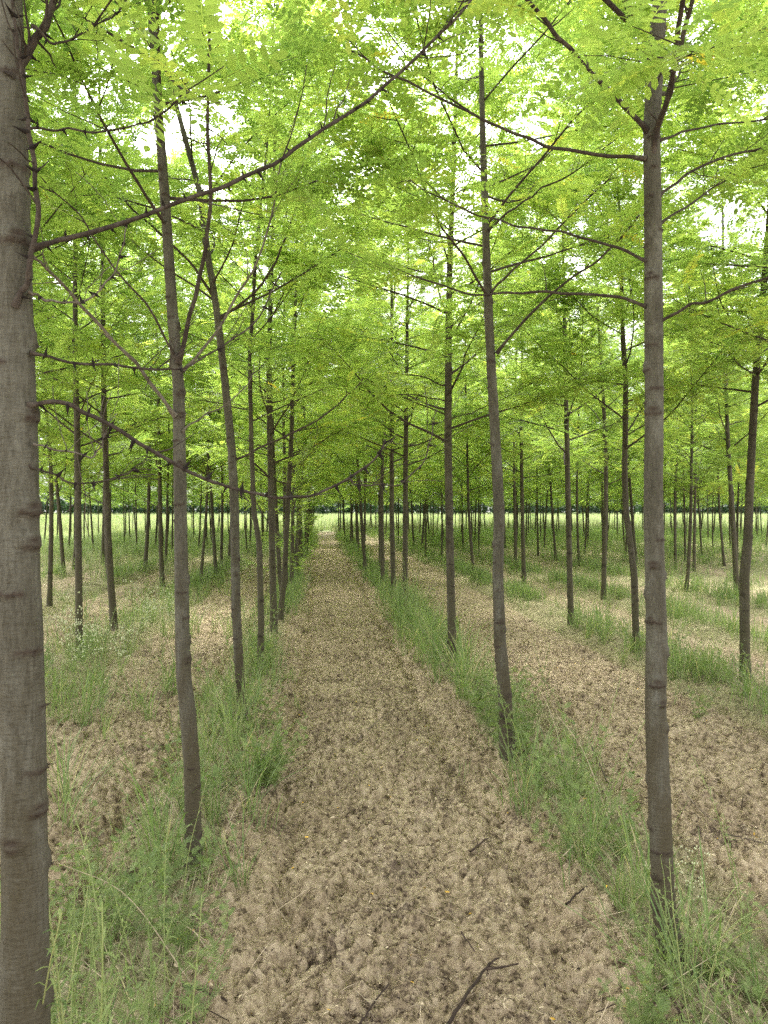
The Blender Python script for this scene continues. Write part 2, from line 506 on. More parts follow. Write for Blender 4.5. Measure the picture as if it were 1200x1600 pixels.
def twigs_on(pts, r, rng, lv, limb_mb, s0=.35, step=.15, tl=(.25, .55), size=.2, tint=.5, lstep=.038):
    """leafy side shoots along a branch"""
    seg = np.linalg.norm(np.diff(pts, axis=0), axis=1); cum = np.concatenate(([0], np.cumsum(seg)))
    x = s0 * cum[-1]; sg = 1
    while x < cum[-1]:
        i = min(np.searchsorted(cum, x, 'right') - 1, len(seg) - 1)
        f = (x - cum[i]) / seg[i]
        p = pts[i] + (pts[i + 1] - pts[i]) * f; t = (pts[i + 1] - pts[i]) / seg[i]
        side = np.array((t[1], -t[0], 0)); side /= np.linalg.norm(side) + 1e-6
        d = t * .7 + side * sg * rng.uniform(.5, 1.0) + np.array((0, 0, rng.uniform(-.25, .35)))
        L = rng.uniform(*tl) * (1.15 - .5 * x / cum[-1])
        q = grow(p, d, L, rng, 5, .0, .12)
        if limb_mb is not None: tube(limb_mb, q, np.linspace(.003, .0012, 5), 4, .15)
        lv.along(q, rng, .1, lstep, size, tint)
        sg = -sg; x += step * rng.uniform(.6, 1.5)
    lv.along(pts, rng, max(s0, .45), lstep * 1.2, size, tint)


def trunk_at(tp, z):
    """tp rows x,y,z,r"""
    return np.array([np.interp(z, tp[:, 2], tp[:, c]) for c in (0, 1, 3)])


def crown(tp, zb, zt, rng, lv, limb_mb=None, add_branch=None, dens=1.0, spread=1.0, s0=.35, size=.2):
    """procedural branches between heights zb and zt; limb tubes go to limb_mb or one mesh per branch through add_branch"""
    z = zb; az = rng.uniform(0, 6.28)
    tt = rng.uniform(.46, .62)
    while z < zt - .15:
        k = (z - zb) / (zt - zb)
        x, y, r = trunk_at(tp, z)
        L = spread * (1.42 - .62 * k) * rng.uniform(.75, 1.2)
        el = math.radians(22 + 32 * k + rng.uniform(-14, 14))
        d = (math.cos(az) * math.cos(el), math.sin(az) * math.cos(el), math.sin(el))
        n = 8
        pts = grow((x, y, z), d, L, rng, n, rng.uniform(-.03, .07), .09)
        rr = np.linspace(max(.004, r * .36), .002, n)
        if add_branch: 
            b = MB(); tube(b, pts, rr, 6, .1)
            twigs_on(pts, rr, rng, lv, b, s0, .13 / dens, (.25, .6), size, tt + rng.uniform(-.12, .12))
            add_branch(b, pts)
        else:
            tube(limb_mb, pts, rr, 5, .1)
            twigs_on(pts, rr, rng, lv, limb_mb, s0 * .8, .13 / dens, (.25, .6), size, tt + rng.uniform(-.12, .12))
        z += rng.uniform(.11, .22); az += 2.4 + rng.uniform(-.5, .5)
    # leader
    top = tp[-1, :3]
    pts = grow(top - (0, 0, .05), (rng.gauss(0, .1), rng.gauss(0, .1), 1), .5, rng, 5, 0, .05)
    twigs_on(pts, None, rng, lv, limb_mb, .0, .1, (.2, .35), size, tt)


def trunk_mesh(tp, rng, step, sides, amp=1.0, marks=True):
    """bark surface of one trunk: rows x,y,z,r; leaf-scar ledges, knots and slight fluting are real relief"""
    z0, z1 = tp[0, 2], tp[-1, 2]
    n = max(8, int((z1 - z0) / step))
    zs = np.linspace(z0, z1, n)
    X = np.interp(zs, tp[:, 2], tp[:, 0]); Y = np.interp(zs, tp[:, 2], tp[:, 1]); Rr = np.interp(zs, tp[:, 2], tp[:, 3])
    k = max(3, int(.10 / step) | 1)
    ker = np.hanning(k + 2)[1:-1]; ker /= ker.sum()
    sm = lambda a: np.convolve(np.pad(a, k // 2, mode='reflect', reflect_type='odd'), ker, 'valid')
    X, Y, Rr = sm(X), sm(Y), sm(Rr)
    th = np.arange(sides) * 2 * PI / sides
    Zg, Tg = np.meshgrid(zs, th, indexing='ij')
    off = rng.uniform(0, 100)
    disp = .10 * (fbm(np.cos(Tg) * 1.5 + off, Zg * 5 + np.sin(Tg) * 1.5, 3, 3) - .5) * Rr[:, None]
    disp += .0012 * amp * (fbm(Tg * 9 + off, Zg * 25, 4, 2) - .5)
    tint = np.zeros_like(disp)
    spikes = []
    if marks:
        z = z0 + rng.uniform(.05, .2)
        while z < z1:
            a0 = rng.uniform(0, 2 * PI); aw = rng.uniform(.35, 1.5)
            dth = np.abs((Tg - a0 + PI) % (2 * PI) - PI)
            rag = .007 * (vnoise(Tg * 7, Zg * 0 + z * 10, 8) - .5)
            band = np.exp(-((Zg - z + rag) / .0055) ** 2) * np.clip((aw - dth) / .2, 0, 1)
            teeth = .4 + 1.0 * vnoise(Tg * 11, Zg * 0 + z * 31, 9) ** 2
            disp += .0042 * amp * band * teeth
            tint = np.maximum(tint, np.clip(band * (.35 + 1.1 * teeth), 0, 1))
            if rng.random() < .30:       # a branch knot: a swelling with a torn dark eye
                kz = z + .015; s_ = rng.uniform(.010, .020)
                a1 = a0
                dt = ((Tg - a1 + PI) % (2 * PI) - PI) * np.mean(Rr)
                d2 = (dt ** 2 + (Zg - kz) ** 2 * 1.3) / (s_ * s_)
                disp += amp * (.011 * np.exp(-d2 * .7) - .010 * np.exp(-d2 * 5)) * (.7 + .6 * vnoise(Tg * 9, Zg * 90, 12))
                tint = np.maximum(tint, np.clip(1.0 * np.exp(-d2 * 2.2), 0, 1))
            for _ in range(rng.choice((0, 1, 2, 3)) if sides > 16 else 0):
                spikes.append((z + rng.gauss(0, .003), a0 + rng.uniform(-.8, .8) * aw, rng.uniform(.006, .015)))
            z += rng.uniform(.04, .125)
    # root flare
    fl = np.exp(-np.clip(zs - .05, 0, 9) / .08) * .16
    RR = Rr[:, None] * (1 + fl[:, None] * (1 + .5 * np.sin(3 * Tg + off))) + disp
    V = np.stack((X[:, None] + RR * np.cos(Tg), Y[:, None] + RR * np.sin(Tg), Zg), -1).reshape(-1, 3)
    i = np.arange(n - 1)[:, None] * sides; j = np.arange(sides)[None]; kk = (j + 1) % sides
    Q = np.stack((i + j, i + kk, i + sides + kk, i + sides + j), -1).reshape(-1, 4)
    mb = MB(); mb.add(V, Q, None, tint.ravel())
    for z, a, l in spikes:
        x, y, r = np.interp(z, zs, X), np.interp(z, zs, Y), np.interp(z, zs, Rr)
        o = np.array((math.cos(a), math.sin(a), 0)); p = np.array((x, y, z)) + o * (r - .002)
        tube(mb, [p, p + o * (l * .5 + .002), p + o * (l + .002) + (0, 0, rng.uniform(-.3, .5) * l)], [.0028, .0018, .0004], 5, .85)
    return mb


THORN = None


def thorn_mesh():
    mb = MB()
    p = np.array([(0, 0, 0), (0, 0, .3), (.03, 0, .65), (.10, 0, 1.0)])
    tube(mb, p, [.21, .13, .06, .008], 6, .9)
    return mb.mesh('thorn', M['twig'])


THORN = thorn_mesh()


def add_thorns(branch, pts, rng, every, size, sub=True, mb=None, thick=1.0):
    seg = np.linalg.norm(np.diff(pts, axis=0), axis=1); cum = np.concatenate(([0], np.cumsum(seg)))
    x = every * .6
    while x < cum[-1]:
        i = min(np.searchsorted(cum, x, 'right') - 1, len(seg) - 1)
        p = pts[i] + (pts[i + 1] - pts[i]) * (x - cum[i]) / seg[i]; t = (pts[i + 1] - pts[i]) / seg[i]
        for q in range(rng.choice((1, 2, 2))):
            v = np.array((rng.gauss(0, 1), rng.gauss(0, .6), rng.gauss(-.1, 1)))
            v -= t * (v @ t); v /= np.linalg.norm(v)
            v = v + t * rng.uniform(-.2, .3); v /= np.linalg.norm(v)
            s = size * rng.uniform(.7, 1.3)
            xa = t - v * (t @ v); xa /= np.linalg.norm(xa)
            MM = np.stack((xa * s * thick, np.cross(v, xa) * s * thick, v * s), -1)
            if sub:
                from mathutils import Matrix
                o = link('thorn', THORN, branch)
                m4 = np.eye(4); m4[:3, :3] = MM; m4[:3, 3] = p
                o.matrix_local = Matrix(m4.tolist())
            else:
                n = 4
                V = np.array([(math.cos(a) * .2, math.sin(a) * .2, 0) for a in (0, 1.57, 3.14, 4.71)] + [(.08, 0, 1)])
                mb.add(V @ MM.T + p, None, [(0, 1, 4), (1, 2, 4), (2, 3, 4), (3, 0, 4)], .8)
        x += every * rng.uniform(.7, 1.3)


ORD = ['nearest', 'second', 'third', 'fourth', 'fifth', 'sixth', 'seventh', 'eighth', 'ninth', 'tenth', 'eleventh', 'twelfth', 'thirteenth', 'fourteenth']
TREES = []           # (u, v, phrase)


def traced(name, D, base_y, trace, label, zb, top, branches=(), seed=1, bark='bark', dens=1.0, spread=1.0, crown_s0=.4, phrase=None, wk=1.0, size=.2):
    rng = random.Random(seed)
    bu, bv = uv(trace[0][1], D)
    g = gz(bu, bv)
    rows = []
    for y, x, w in trace:
        p = P3(x, y, D); rows.append((p[0] - bu, p[1] - bv, p[2], w / F * D / 2 * wk))
    rows = np.array(rows); rows = rows[np.argsort(rows[:, 2])]
    # carry the trunk on to its tip above the frame
    dx = (rows[-1] - rows[-3]) / max(rows[-1, 2] - rows[-3, 2], .05)
    while rows[-1, 2] < top:
        l = rows[-1]; z = l[2] + .4
        rows = np.vstack((rows, (l[0] + dx[0] * .3 + rng.gauss(0, .012), l[1] + rng.gauss(0, .012), z, max(.006, l[3] - .0042))))
    rows = np.vstack(((rows[0, 0], rows[0, 1], min(g, rows[0, 2]) - .12, rows[0, 3] * 1.02), rows))
    t = bpy.data.objects.new('locust_tree', None); COL.objects.link(t); t.location = (bu, bv, 0)
    t.empty_display_size = .2
    tag(t, label, 'tree', 'young thorny locust trees planted in rows')
    step, sides = (.006, 40) if D < 4 else (.012, 20) if D < 9 else (.03, 10)
    tm = trunk_mesh(rows, rng, step, sides)
    lv = Leaves()
    for br in branches:
        pts3 = [P3(*q) - (bu, bv, 0) for q in br['p']]
        n = max(12, len(pts3) * 6)
        q = smooth_path(pts3, n)
        amp = .0012 + .0009 * D
        kn = np.array([[rng.gauss(0, amp) for _ in range(3)] for _ in range(len(pts3) * 2 + 2)])
        q[1:] += np.stack([np.interp(np.linspace(0, 1, n), np.linspace(0, 1, len(kn)), kn[:, c]) for c in range(3)], -1)[1:]
        rr = .86 * np.linspace(br['r'][0], br['r'][1], n) * (1 + .10 * np.array([rng.random() for _ in range(n)]))
        rr[:2] *= (1.7, 1.25)
        b = MB(); tube(b, q, rr, 10 if D < 4 else 6, np.array([rng.choice((0, 0, .1, .4)) for _ in range(n)]).repeat(10 if D < 4 else 6).tolist() + [0.5])
        for _ in range(rng.randint(6, 11) if D < 2 else rng.randint(3, 7)):
            k = rng.randrange(n // 4, n - 1); tg = q[k + 1] - q[k]; tg = tg / np.linalg.norm(tg)
            sp = grow(q[k], tg * .6 + np.array((rng.gauss(0, .5), rng.gauss(0, .5), rng.gauss(.15, .5))), rng.uniform(.05, .24) * (.6 + .13 * D), rng, 5, .02, .16)
            tube(b, sp, np.linspace(rr[k] * .45, .0009, 5), 5, .2)
            if D > 5 and rng.random() < .4: lv.along(sp, rng, .6, .06, .17, .6)
        if br.get('lf', 0) > 0:
            twigs_on(q, rr, rng, lv, b, 1 - br['lf'], .13, (.2, .45), .19, .6)
        if br.get('th') and D >= 2: add_thorns(None, q, rng, br['th'], br.get('ts', .012), False, b)
        o = b.obj('branch', M[br.get('m', 'twig')], t)
        if br.get('th') and D < 2: add_thorns(o, q, rng, br['th'] * .85, br.get('ts', .016) * 1.25)

    def ab(b, pts):
        add_thorns(None, pts, rng, .12, .012, False, b)
        b.obj('branch', M['twig'], t)
    crown(rows, zb, top, rng, lv, tm, ab, dens * 1.15, spread * 1.15, crown_s0, size * 1.05)
    tm.obj('trunk', M[bark], t)
    c = MB(); lv.build(c)
    c.obj('crown', M['leaf'], t, False)
    TREES.append((bu, bv, phrase or label))
    return t


def pl(D0, D1, pts):
    n = len(pts)
    return [(x, y, D0 + (D1 - D0) * k / (n - 1)) for k, (x, y) in enumerate(pts)]


# ---- nearest trunks, traced from the photograph at their own distances
traced('T0', 1.56, 2027, [(2027, 44, 76), (1600, 38, 75), (1400, 39, 67), (1100, 35, 65), (960, 31, 66), (900, 29, 62), (700, 28, 59), (500, 23, 54), (200, 17, 49), (0, 12, 43)],
       'thick grey locust trunk at the left edge with long spiny branches', 2.75, 6.4,
       [dict(p=pl(1.54, 1.85, [(50, 388), (150, 360), (250, 328), (350, 290), (440, 247), (530, 188), (600, 133), (660, 80), (725, 15), (760, -30)]), r=(.0058, .0032), th=.055, ts=.015, lf=.15),
        dict(p=pl(1.54, 1.75, [(42, 634), (100, 628), (140, 648), (210, 688), (270, 725), (330, 752), (380, 765), (430, 777), (490, 772), (545, 745), (590, 712), (602, 685)]), r=(.0056, .0024), th=.05, ts=.02),
        dict(p=pl(1.70, 1.80, [(545, 748), (570, 759), (620, 756), (655, 728), (672, 690), (677, 655)]), r=(.0022, .0012), th=.06, ts=.014),
        dict(p=pl(1.54, 1.85, [(46, 551), (120, 565), (210, 575), (280, 578), (345, 540), (400, 500), (440, 425)]), r=(.0034, .0018), th=.06, ts=.014),
        dict(p=pl(1.54, 1.62, [(45, 727), (80, 742), (120, 757), (170, 752), (205, 735), (232, 713)]), r=(.0026, .0012), th=.05, ts=.016),
        dict(p=pl(1.54, 1.60, [(52, 694), (100, 705), (145, 714), (158, 695), (166, 672)]), r=(.0024, .0014), th=.045, ts=.014, m='greytwig'),
        dict(p=pl(1.53, 1.48, [(24, 478), (42, 430), (53, 370), (55, 280), (45, 190), (34, 120), (25, 60), (15, -20)]), r=(.0065, .0038), th=.045, ts=.02),
        dict(p=pl(1.54, 1.60, [(14, 122), (38, 90), (62, 52), (85, 0), (100, -45)]), r=(.0105, .007), th=.06, ts=.02, lf=.3),
        dict(p=pl(1.54, 1.66, [(44, 456), (75, 470), (110, 474), (150, 458), (175, 430), (192, 390), (200, 350)]), r=(.003, .0015), th=.05, ts=.014, m='greytwig'),
        dict(p=pl(1.54, 1.70, [(38, 202), (100, 204), (175, 203), (230, 189), (278, 160), (300, 140)]), r=(.0028, .0014), th=.05, ts=.012, lf=.35),
        dict(p=pl(1.54, 1.66, [(50, 40), (90, 68), (130, 52), (180, 20), (215, -20)]), r=(.003, .0016), th=.07, ts=.012, lf=.5)],
       11, 'bark', .9, 1.0, .45, 'the thick trunk at the left edge')
traced('T1', 3.53, 1345, [(1345, 303, 25), (1200, 300, 25), (1110, 293, 25), (1060, 287, 23), (1000, 285, 22), (800, 282, 20), (600, 279, 18), (500, 270, 17), (300, 257, 15), (150, 246, 13), (0, 235, 11)],
       'slim grey locust trunk forking beside the left edge of the bare path', 2.9, 6.6,
       [dict(p=pl(3.5, 3.05, [(274, 650), (215, 575), (140, 490), (85, 435), (50, 400)]), r=(.0095, .006), m='greytwig', lf=0),
        dict(p=pl(3.5, 3.3, [(278, 568), (300, 480), (320, 395), (327, 300), (325, 150), (328, 0), (330, -60)]), r=(.012, .006), th=.1, lf=.2),
        dict(p=pl(3.5, 3.7, [(285, 580), (330, 530), (365, 470), (400, 410), (425, 330), (440, 250)]), r=(.008, .004), m='greytwig', lf=.25),
        dict(p=pl(3.5, 3.8, [(285, 675), (320, 648), (360, 625), (390, 595), (398, 570)]), r=(.005, .002), m='greytwig', lf=0),
        dict(p=pl(3.5, 3.2, [(276, 560), (230, 480), (180, 420), (120, 330), (60, 290)]), r=(.006, .003), th=.1, lf=.25)],
       12, 'bark', .9, 1.0, .4, 'the forking trunk at the left edge of the path')
traced('T2', 6.0, 1120, [(1120, 378, 16), (950, 369, 14), (780, 366, 14), (700, 362, 13), (600, 352, 12), (480, 338, 11), (400, 325, 10), (300, 312, 9), (200, 285, 8), (80, 252, 7), (0, 240, 6)],
       'locust trunk leaning left, third along the row left of the path', 3.1, 8.5,
       [dict(p=pl(6, 5.7, [(368, 718), (420, 695), (480, 665), (530, 630), (570, 592)]), r=(.010, .005), th=.15, lf=.15),
        dict(p=pl(6, 5.8, [(342, 499), (400, 455), (435, 400), (462, 330), (500, 260)]), r=(.012, .006), th=.15, lf=.35),
        dict(p=pl(6, 5.6, [(332, 460), (290, 400), (220, 340), (160, 275), (110, 230)]), r=(.012, .006), th=.15, lf=.35)],
       13, 'bark', 1.0, 1.05, .35, 'the left-leaning third trunk of the row left of the path')
traced('T3', 7.9, 1040, [(1040, 406, 10), (970, 408, 10), (850, 405, 9), (800, 397, 8), (700, 393, 7), (560, 390, 6), (400, 400, 5), (250, 415, 4)],
       'thin dark crooked locust trunk, fourth along the row left of the path', 2.5, 7.3, [], 14, 'barkdark', .8, .9, .35)
traced('T4', 10.2, 985, [(985, 428, 11), (850, 425, 10), (700, 422, 9), (560, 420, 8), (400, 425, 6), (200, 430, 4)],
       'upright dark locust trunk, fifth along the row left of the path', 2.0, 8.3, [], 15, 'barkdark', .7, .95, .3)
traced('R1', 2.81, 1480, [(1490, 1047, 36), (1400, 1036, 34), (1250, 1030, 34), (1100, 1024, 32), (1000, 1026, 32), (800, 1021, 29), (600, 1022, 28), (400, 1021, 27), (200, 1018, 25), (100, 1024, 26), (0, 1031, 22)],
       'tall straight grey locust trunk nearest on the right with wide forks', 2.95, 6.6,
       [dict(p=pl(2.8, 2.6, [(1014, 208), (960, 150), (900, 90), (850, 30), (810, -20)]), r=(.0105, .0075), lf=0),
        dict(p=pl(2.8, 3.0, [(1010, 248), (940, 243), (860, 230), (800, 205), (740, 180), (660, 140), (600, 110), (540, 75)]), r=(.008, .004), th=.07, lf=.2),
        dict(p=pl(2.8, 3.2, [(1012, 409), (960, 385), (900, 370), (840, 358), (780, 345), (700, 315), (640, 280)]), r=(.0065, .003), th=.08, lf=.3),
        dict(p=pl(2.8, 3.2, [(1012, 479), (960, 465), (880, 458), (800, 458), (730, 458), (640, 428), (600, 410)]), r=(.007, .003), th=.06, lf=.2),
        dict(p=pl(2.8, 2.6, [(1030, 505), (1075, 480), (1130, 460), (1200, 435), (1270, 415)]), r=(.0065, .004), th=.08, lf=.2),
        dict(p=pl(2.8, 2.6, [(1018, 250), (1032, 190), (1050, 120), (1072, 40), (1092, -30)]), r=(.012, .008), th=.07, lf=.2),
        dict(p=pl(2.8, 2.7, [(1016, 115), (1005, 60), (990, 25), (968, -20)]), r=(.0095, .007), lf=.0),
        dict(p=pl(2.8, 3.0, [(1030, 308), (1070, 275), (1130, 245), (1200, 232), (1280, 215)]), r=(.006, .004), th=.08, lf=.4),
        dict(p=pl(2.8, 3.2, [(1030, 219), (1090, 200), (1200, 185), (1290, 160)]), r=(.005, .003), th=.08, lf=.4),
        dict(p=pl(2.8, 3.3, [(1030, 352), (1090, 310), (1130, 285), (1200, 240)]), r=(.005, .003), lf=.5),
        dict(p=pl(2.75, 2.0, [(1022, 130), (1040, 115), (1062, 95), (1085, 80)]), r=(.004, .0015), lf=.6)],
       21, 'bark', .9, 1.0, .4, 'the nearest trunk of the row right of the path')
traced('R2', 5.07, 1175, [(1180, 793, 23), (1090, 789, 21), (1000, 781, 19), (900, 778, 17), (800, 780, 17), (700, 775, 16), (600, 769, 15), (500, 764, 14), (400, 760, 12), (300, 757, 11), (200, 754, 9), (0, 750, 6)],
       'grey locust trunk with slight kink, second along the row right of the path', 3.0, 7.8,
       [dict(p=pl(5.05, 4.8, [(776, 553), (830, 490), (890, 435), (955, 385), (1000, 340)]), r=(.011, .006), th=.12, lf=.2),
        dict(p=pl(5.05, 4.8, [(768, 460), (800, 425), (860, 370), (930, 300), (960, 270)]), r=(.009, .005), th=.12, lf=.4),
        dict(p=pl(5.05, 5.2, [(762, 360), (800, 328), (840, 300), (900, 270), (960, 215)]), r=(.009, .005), th=.12, lf=.3),
        dict(p=pl(5.05, 5.2, [(760, 295), (810, 272), (865, 240)]), r=(.008, .004), th=.12, lf=.3)],
       22, 'bark', 1.25, 1.15, .35, 'the second trunk of the row right of the path')
traced('R3', 8.0, 1035, [(1035, 707, 14), (900, 704, 12.5), (700, 700, 12), (500, 701, 10), (400, 703, 9), (330, 706, 8), (150, 712, 5), (0, 716, 4)],
       'slender brown locust trunk, third along the row right of the path', 2.3, 8.5,
       [dict(p=pl(8, 7.7, [(698, 602), (640, 585), (560, 580)]), r=(.009, .004), lf=.4),
        dict(p=pl(8, 7.6, [(698, 627), (650, 616), (590, 615)]), r=(.008, .004), lf=.4),
        dict(p=pl(8, 7.8, [(698, 650), (650, 628), (600, 605), (570, 590)]), r=(.009, .004), lf=.4),
        dict(p=pl(8, 8.2, [(703, 655), (760, 635), (830, 600)]), r=(.008, .004), lf=.4),
        dict(p=pl(8, 7.6, [(702, 500), (690, 470), (680, 420), (670, 370)]), r=(.010, .006), lf=.3, m='greytwig')],
       23, 'barkdark', 1.3, 1.25, .3, 'the third trunk of the row right of the path')
traced('A', 7.56, 1050, [(1050, 1164, 15), (900, 1163, 15), (850, 1168, 14), (750, 1172, 12), (600, 1180, 11), (450, 1193, 9), (300, 1205, 8), (0, 1230, 5)],
       'brown locust trunk bending right near the right edge of the picture', 2.6, 8.3,
       [dict(p=pl(7.5, 7.2, [(1178, 585), (1120, 540), (1070, 515)]), r=(.008, .004), lf=.4)], 24, 'barkdark', 1.0, 1.0, .3)
traced('B', 9.0, 1010, [(1010, 994, 11), (900, 991, 11), (850, 985, 10), (800, 978, 10), (740, 976, 9), (600, 978, 8), (500, 972, 6.5), (350, 970, 4.5)],
       'dark kinked locust trunk just left of the tall nearest right trunk', 2.3, 7.7,
       [dict(p=pl(9, 8.8, [(978, 680), (1010, 662), (1040, 640)]), r=(.010, .006), lf=.3)], 25, 'barkdark', 1.3, 1.25, .3)
traced('C', 11.0, 970, [(970, 892, 9.5), (850, 889, 9), (700, 886, 8), (500, 882, 6), (400, 880, 4), (300, 879, 3)],
       'slim straight locust trunk midway between the two big right trunks', 2.2, 8.1, [], 26, 'barkdark', 1.3, 1.25, .3)
traced('L', 8.6, 1020, [(1020, 124, 11), (900, 123, 10.5), (700, 121, 9.5), (560, 118, 8), (400, 117, 6), (200, 120, 4)],
       'slim ringed locust trunk just right of the thick trunk at the left edge', 2.3, 8.3, [], 27, 'barkdark', 1.1, 1.0, .3)
traced('G', 12.3, 952, [(952, 633, 8.5), (860, 633, 8), (700, 634, 7.5), (620, 635, 6.5), (450, 637, 4)],
       'dark locust trunk, fourth along the row right of the path', 2.3, 7.9, [], 28, 'barkdark', .85, 1.05, .3)
traced('Hh', 14.2, 931, [(931, 615, 8), (800, 612, 7.5), (640, 612, 6), (450, 612, 4)],
       'locust trunk behind long grass, fifth along the row right of the path', 2.3, 8.3, [], 29, 'barkdark', .85, 1.05, .3)


# ---- the rest of the plantation: a few grown patterns copied down the rows
def variant(seed, H_, zb, r0, lean, dens=1.0, low=0, spread=1.3):
    rng = random.Random(seed)
    rows = []
    x = y = 0; dx = rng.gauss(0, lean); dy = rng.gauss(0, lean)
    n = 12
    for k in range(n + 1):
        z = -.12 + (H_ + .12) * k / n
        rows.append((x, y, z, r0 * (1 - .82 * k / n)))
        dx += rng.gauss(0, .012) - dx * .12; dy += rng.gauss(0, .012) - dy * .12
        x += dx; y += dy
    rows = np.array(rows)
    tm = trunk_mesh(rows, rng, .06, 8, 1.0, True)
    lv = Leaves(); limb = MB()
    crown(rows, zb, H_, rng, lv, tm, None, dens, spread, .3, .22)
    for k in range(low):        # leafy shoots low on the stem
        z = rng.uniform(.4, 1.6); az = rng.uniform(0, 6.28)
        x, y, r = trunk_at(rows, z)
        q = grow((x, y, z), (math.cos(az), math.sin(az), rng.uniform(.1, .6)), rng.uniform(.3, .6), rng, 5, 0, .1)
        tube(tm, q, np.linspace(.005, .002, 5), 4, .1)
        lv.along(q, rng, .1, .04, .19, .5)
    c = MB(); lv.build(c)
    return tm.mesh('trunk', M['barkdark']), c.mesh('crown', M['leaf'], False)


VAR = [variant(101, 8.0, 2.0, .046, .045), variant(102, 8.6, 2.2, .050, .03), variant(103, 7.4, 1.9, .040, .06),
       variant(104, 8.3, 2.3, .048, .04, 1.0), variant(105, 7.8, 2.1, .043, .05), variant(106, 8.9, 2.4, .052, .03, 1.0)]
VFAR = [variant(121, 8.6, 1.8, .036, .05, .62), variant(122, 9.2, 2.0, .04, .04, .62), variant(123, 8.2, 1.8, .034, .06, .62), variant(124, 8.9, 1.9, .038, .05, .66)]
VLOW = [variant(111, 8.0, 1.7, .040, .05, .5, 5, 1.0), variant(112, 8.4, 1.8, .042, .04, .5, 4, 1.0)]


def add_tree(u, v, var, label, rng, s=1.0, rz=None):
    t = bpy.data.objects.new('locust_tree', None); COL.objects.link(t)
    t.location = (u, v, 0); t.rotation_euler = (0, 0, rng.uniform(0, 6.28) if rz is None else rz)
    t.scale = (s, s, s * rng.uniform(.95, 1.06)); t.empty_display_size = .2
    tag(t, label, 'tree', 'young thorny locust trees planted in rows')
    link('trunk', var[0], t); link('crown', var[1], t)
    TREES.append((u, v, label))


TR = random.Random(77)
singles = [(943, 14.3, 'slender locust trunk standing alone behind the bare strip, left of the kinked trunk'),
           (819, 17.6, 'straight locust trunk seen just right of the second right row trunk'),
           (741, 18.5, 'thin dark locust trunk seen between second and third right row trunks'),
           (572, 20.4, 'thin locust trunk at the left end of the long grass strip right of path'),
           (1072, 15.5, 'slanting locust trunk seen just right of the tall nearest right trunk'),
           (1152, 15.0, 'dark locust trunk hidden behind the bending trunk at the right edge'),
           (77, 13.3, 'slim locust trunk in tall grass, first clear of the left edge trunk'),
           (254, 16.8, 'tilted locust trunk seen just left of the forking left path trunk'),
           (312, 16.8, 'thin locust trunk seen just right of the forking left path trunk'),
           (338, 19.0, 'thin locust trunk seen just left of the left-leaning third trunk'),
           (169, 18.0, 'thin dark locust trunk seen behind the flowering weeds at left'),
           (100, 19.8, 'thin locust trunk in pale grass at the far left, behind the ringed trunk'),
           (1085, 19.8, 'thin locust trunk far right, behind the slanting trunk'),
           (437, 11.3, 'leafy locust trunk, sixth along the row left of the path'),
           (449, 14.0, 'leafy locust trunk, eighth along the row left of the path'),
           (443, 12.4, 'leafy locust trunk, seventh along the row left of the path'),
           (455, 15.6, 'leafy locust trunk, ninth along the row left of the path'),
           (462, 18.4, 'leafy locust trunk, tenth along the row left of the path'),
           (599, 16.4, 'dark locust trunk, sixth along the row right of the path')]
for i, (px, D, lab) in enumerate(singles):
    u, v = uv(px, D)
    add_tree(u, v, (VLOW[i % 2] if 'row left' in lab else VAR[i % 6]), lab, TR, TR.uniform(.92, 1.08))
outside = [(-2.75, 10.6, 'thin locust trunk rising behind the flowering weeds, left of the forking trunk'),
           (-4.8, 11.3, 'locust crown at the far left, just behind the picture edge trunk'),
           (-6.7, 14.2, 'locust crown showing far left between the edge trunk and the ringed trunk'),
           (-6.75, 17.3, 'distant locust crown at far left over the pale grass'),(-2.72, 2.7, 'leafy locust boughs reaching in at upper left from beyond the picture edge'),
           (-2.66, 4.9, 'leafy locust boughs high above the thick left edge trunk'),
           (-2.74, 6.5, 'locust tree hidden behind the thick trunk at the left edge'),
           (-4.85, 9.2, 'leafy locust crown showing at the far left edge behind the thick trunk'),
           (3.75, 3.2, 'leafy locust boughs reaching in at upper right from beyond the picture edge'),
           (3.72, 5.3, 'leafy locust crown at the right edge above the bending brown trunk'),
           (5.5, 7.6, 'leafy locust crown farther right, behind the bending brown trunk')]
for i, (u, v, lab) in enumerate(outside): add_tree(u, v, VAR[(i * 2 + 1) % 6], lab, TR, 1.0)
cands = []
for ri, ru in enumerate(ROWS):
    v = 11 + TR.uniform(0, 2)
    while v < 64:
        u = ru + TR.gauss(0, .10)
        D, px = depth_px(u, v)
        lim = 61 if u > -1 else 55 + TR.uniform(-3, 3)
        start = 20.3 if ru not in (-.6, 1.32) else (19.5 if ru < 0 else 17.8)
        if start < D < lim and -50 < px < 1250 and TR.random() > (.06 if D < 26 else .14):
            if all((u - a) ** 2 + (v - b) ** 2 > 1.0 for a, b, _ in TREES): cands.append((D, u, v, ri, px))
        v += TR.uniform(1.7, 2.3) if ru in (-.6, 1.32) else TR.uniform(2.0, 2.8)
cands.sort()
cnt = {}
far = MB()
FARTHEST = 300 - len(TREES)
LI = ROWS.index(-.6)
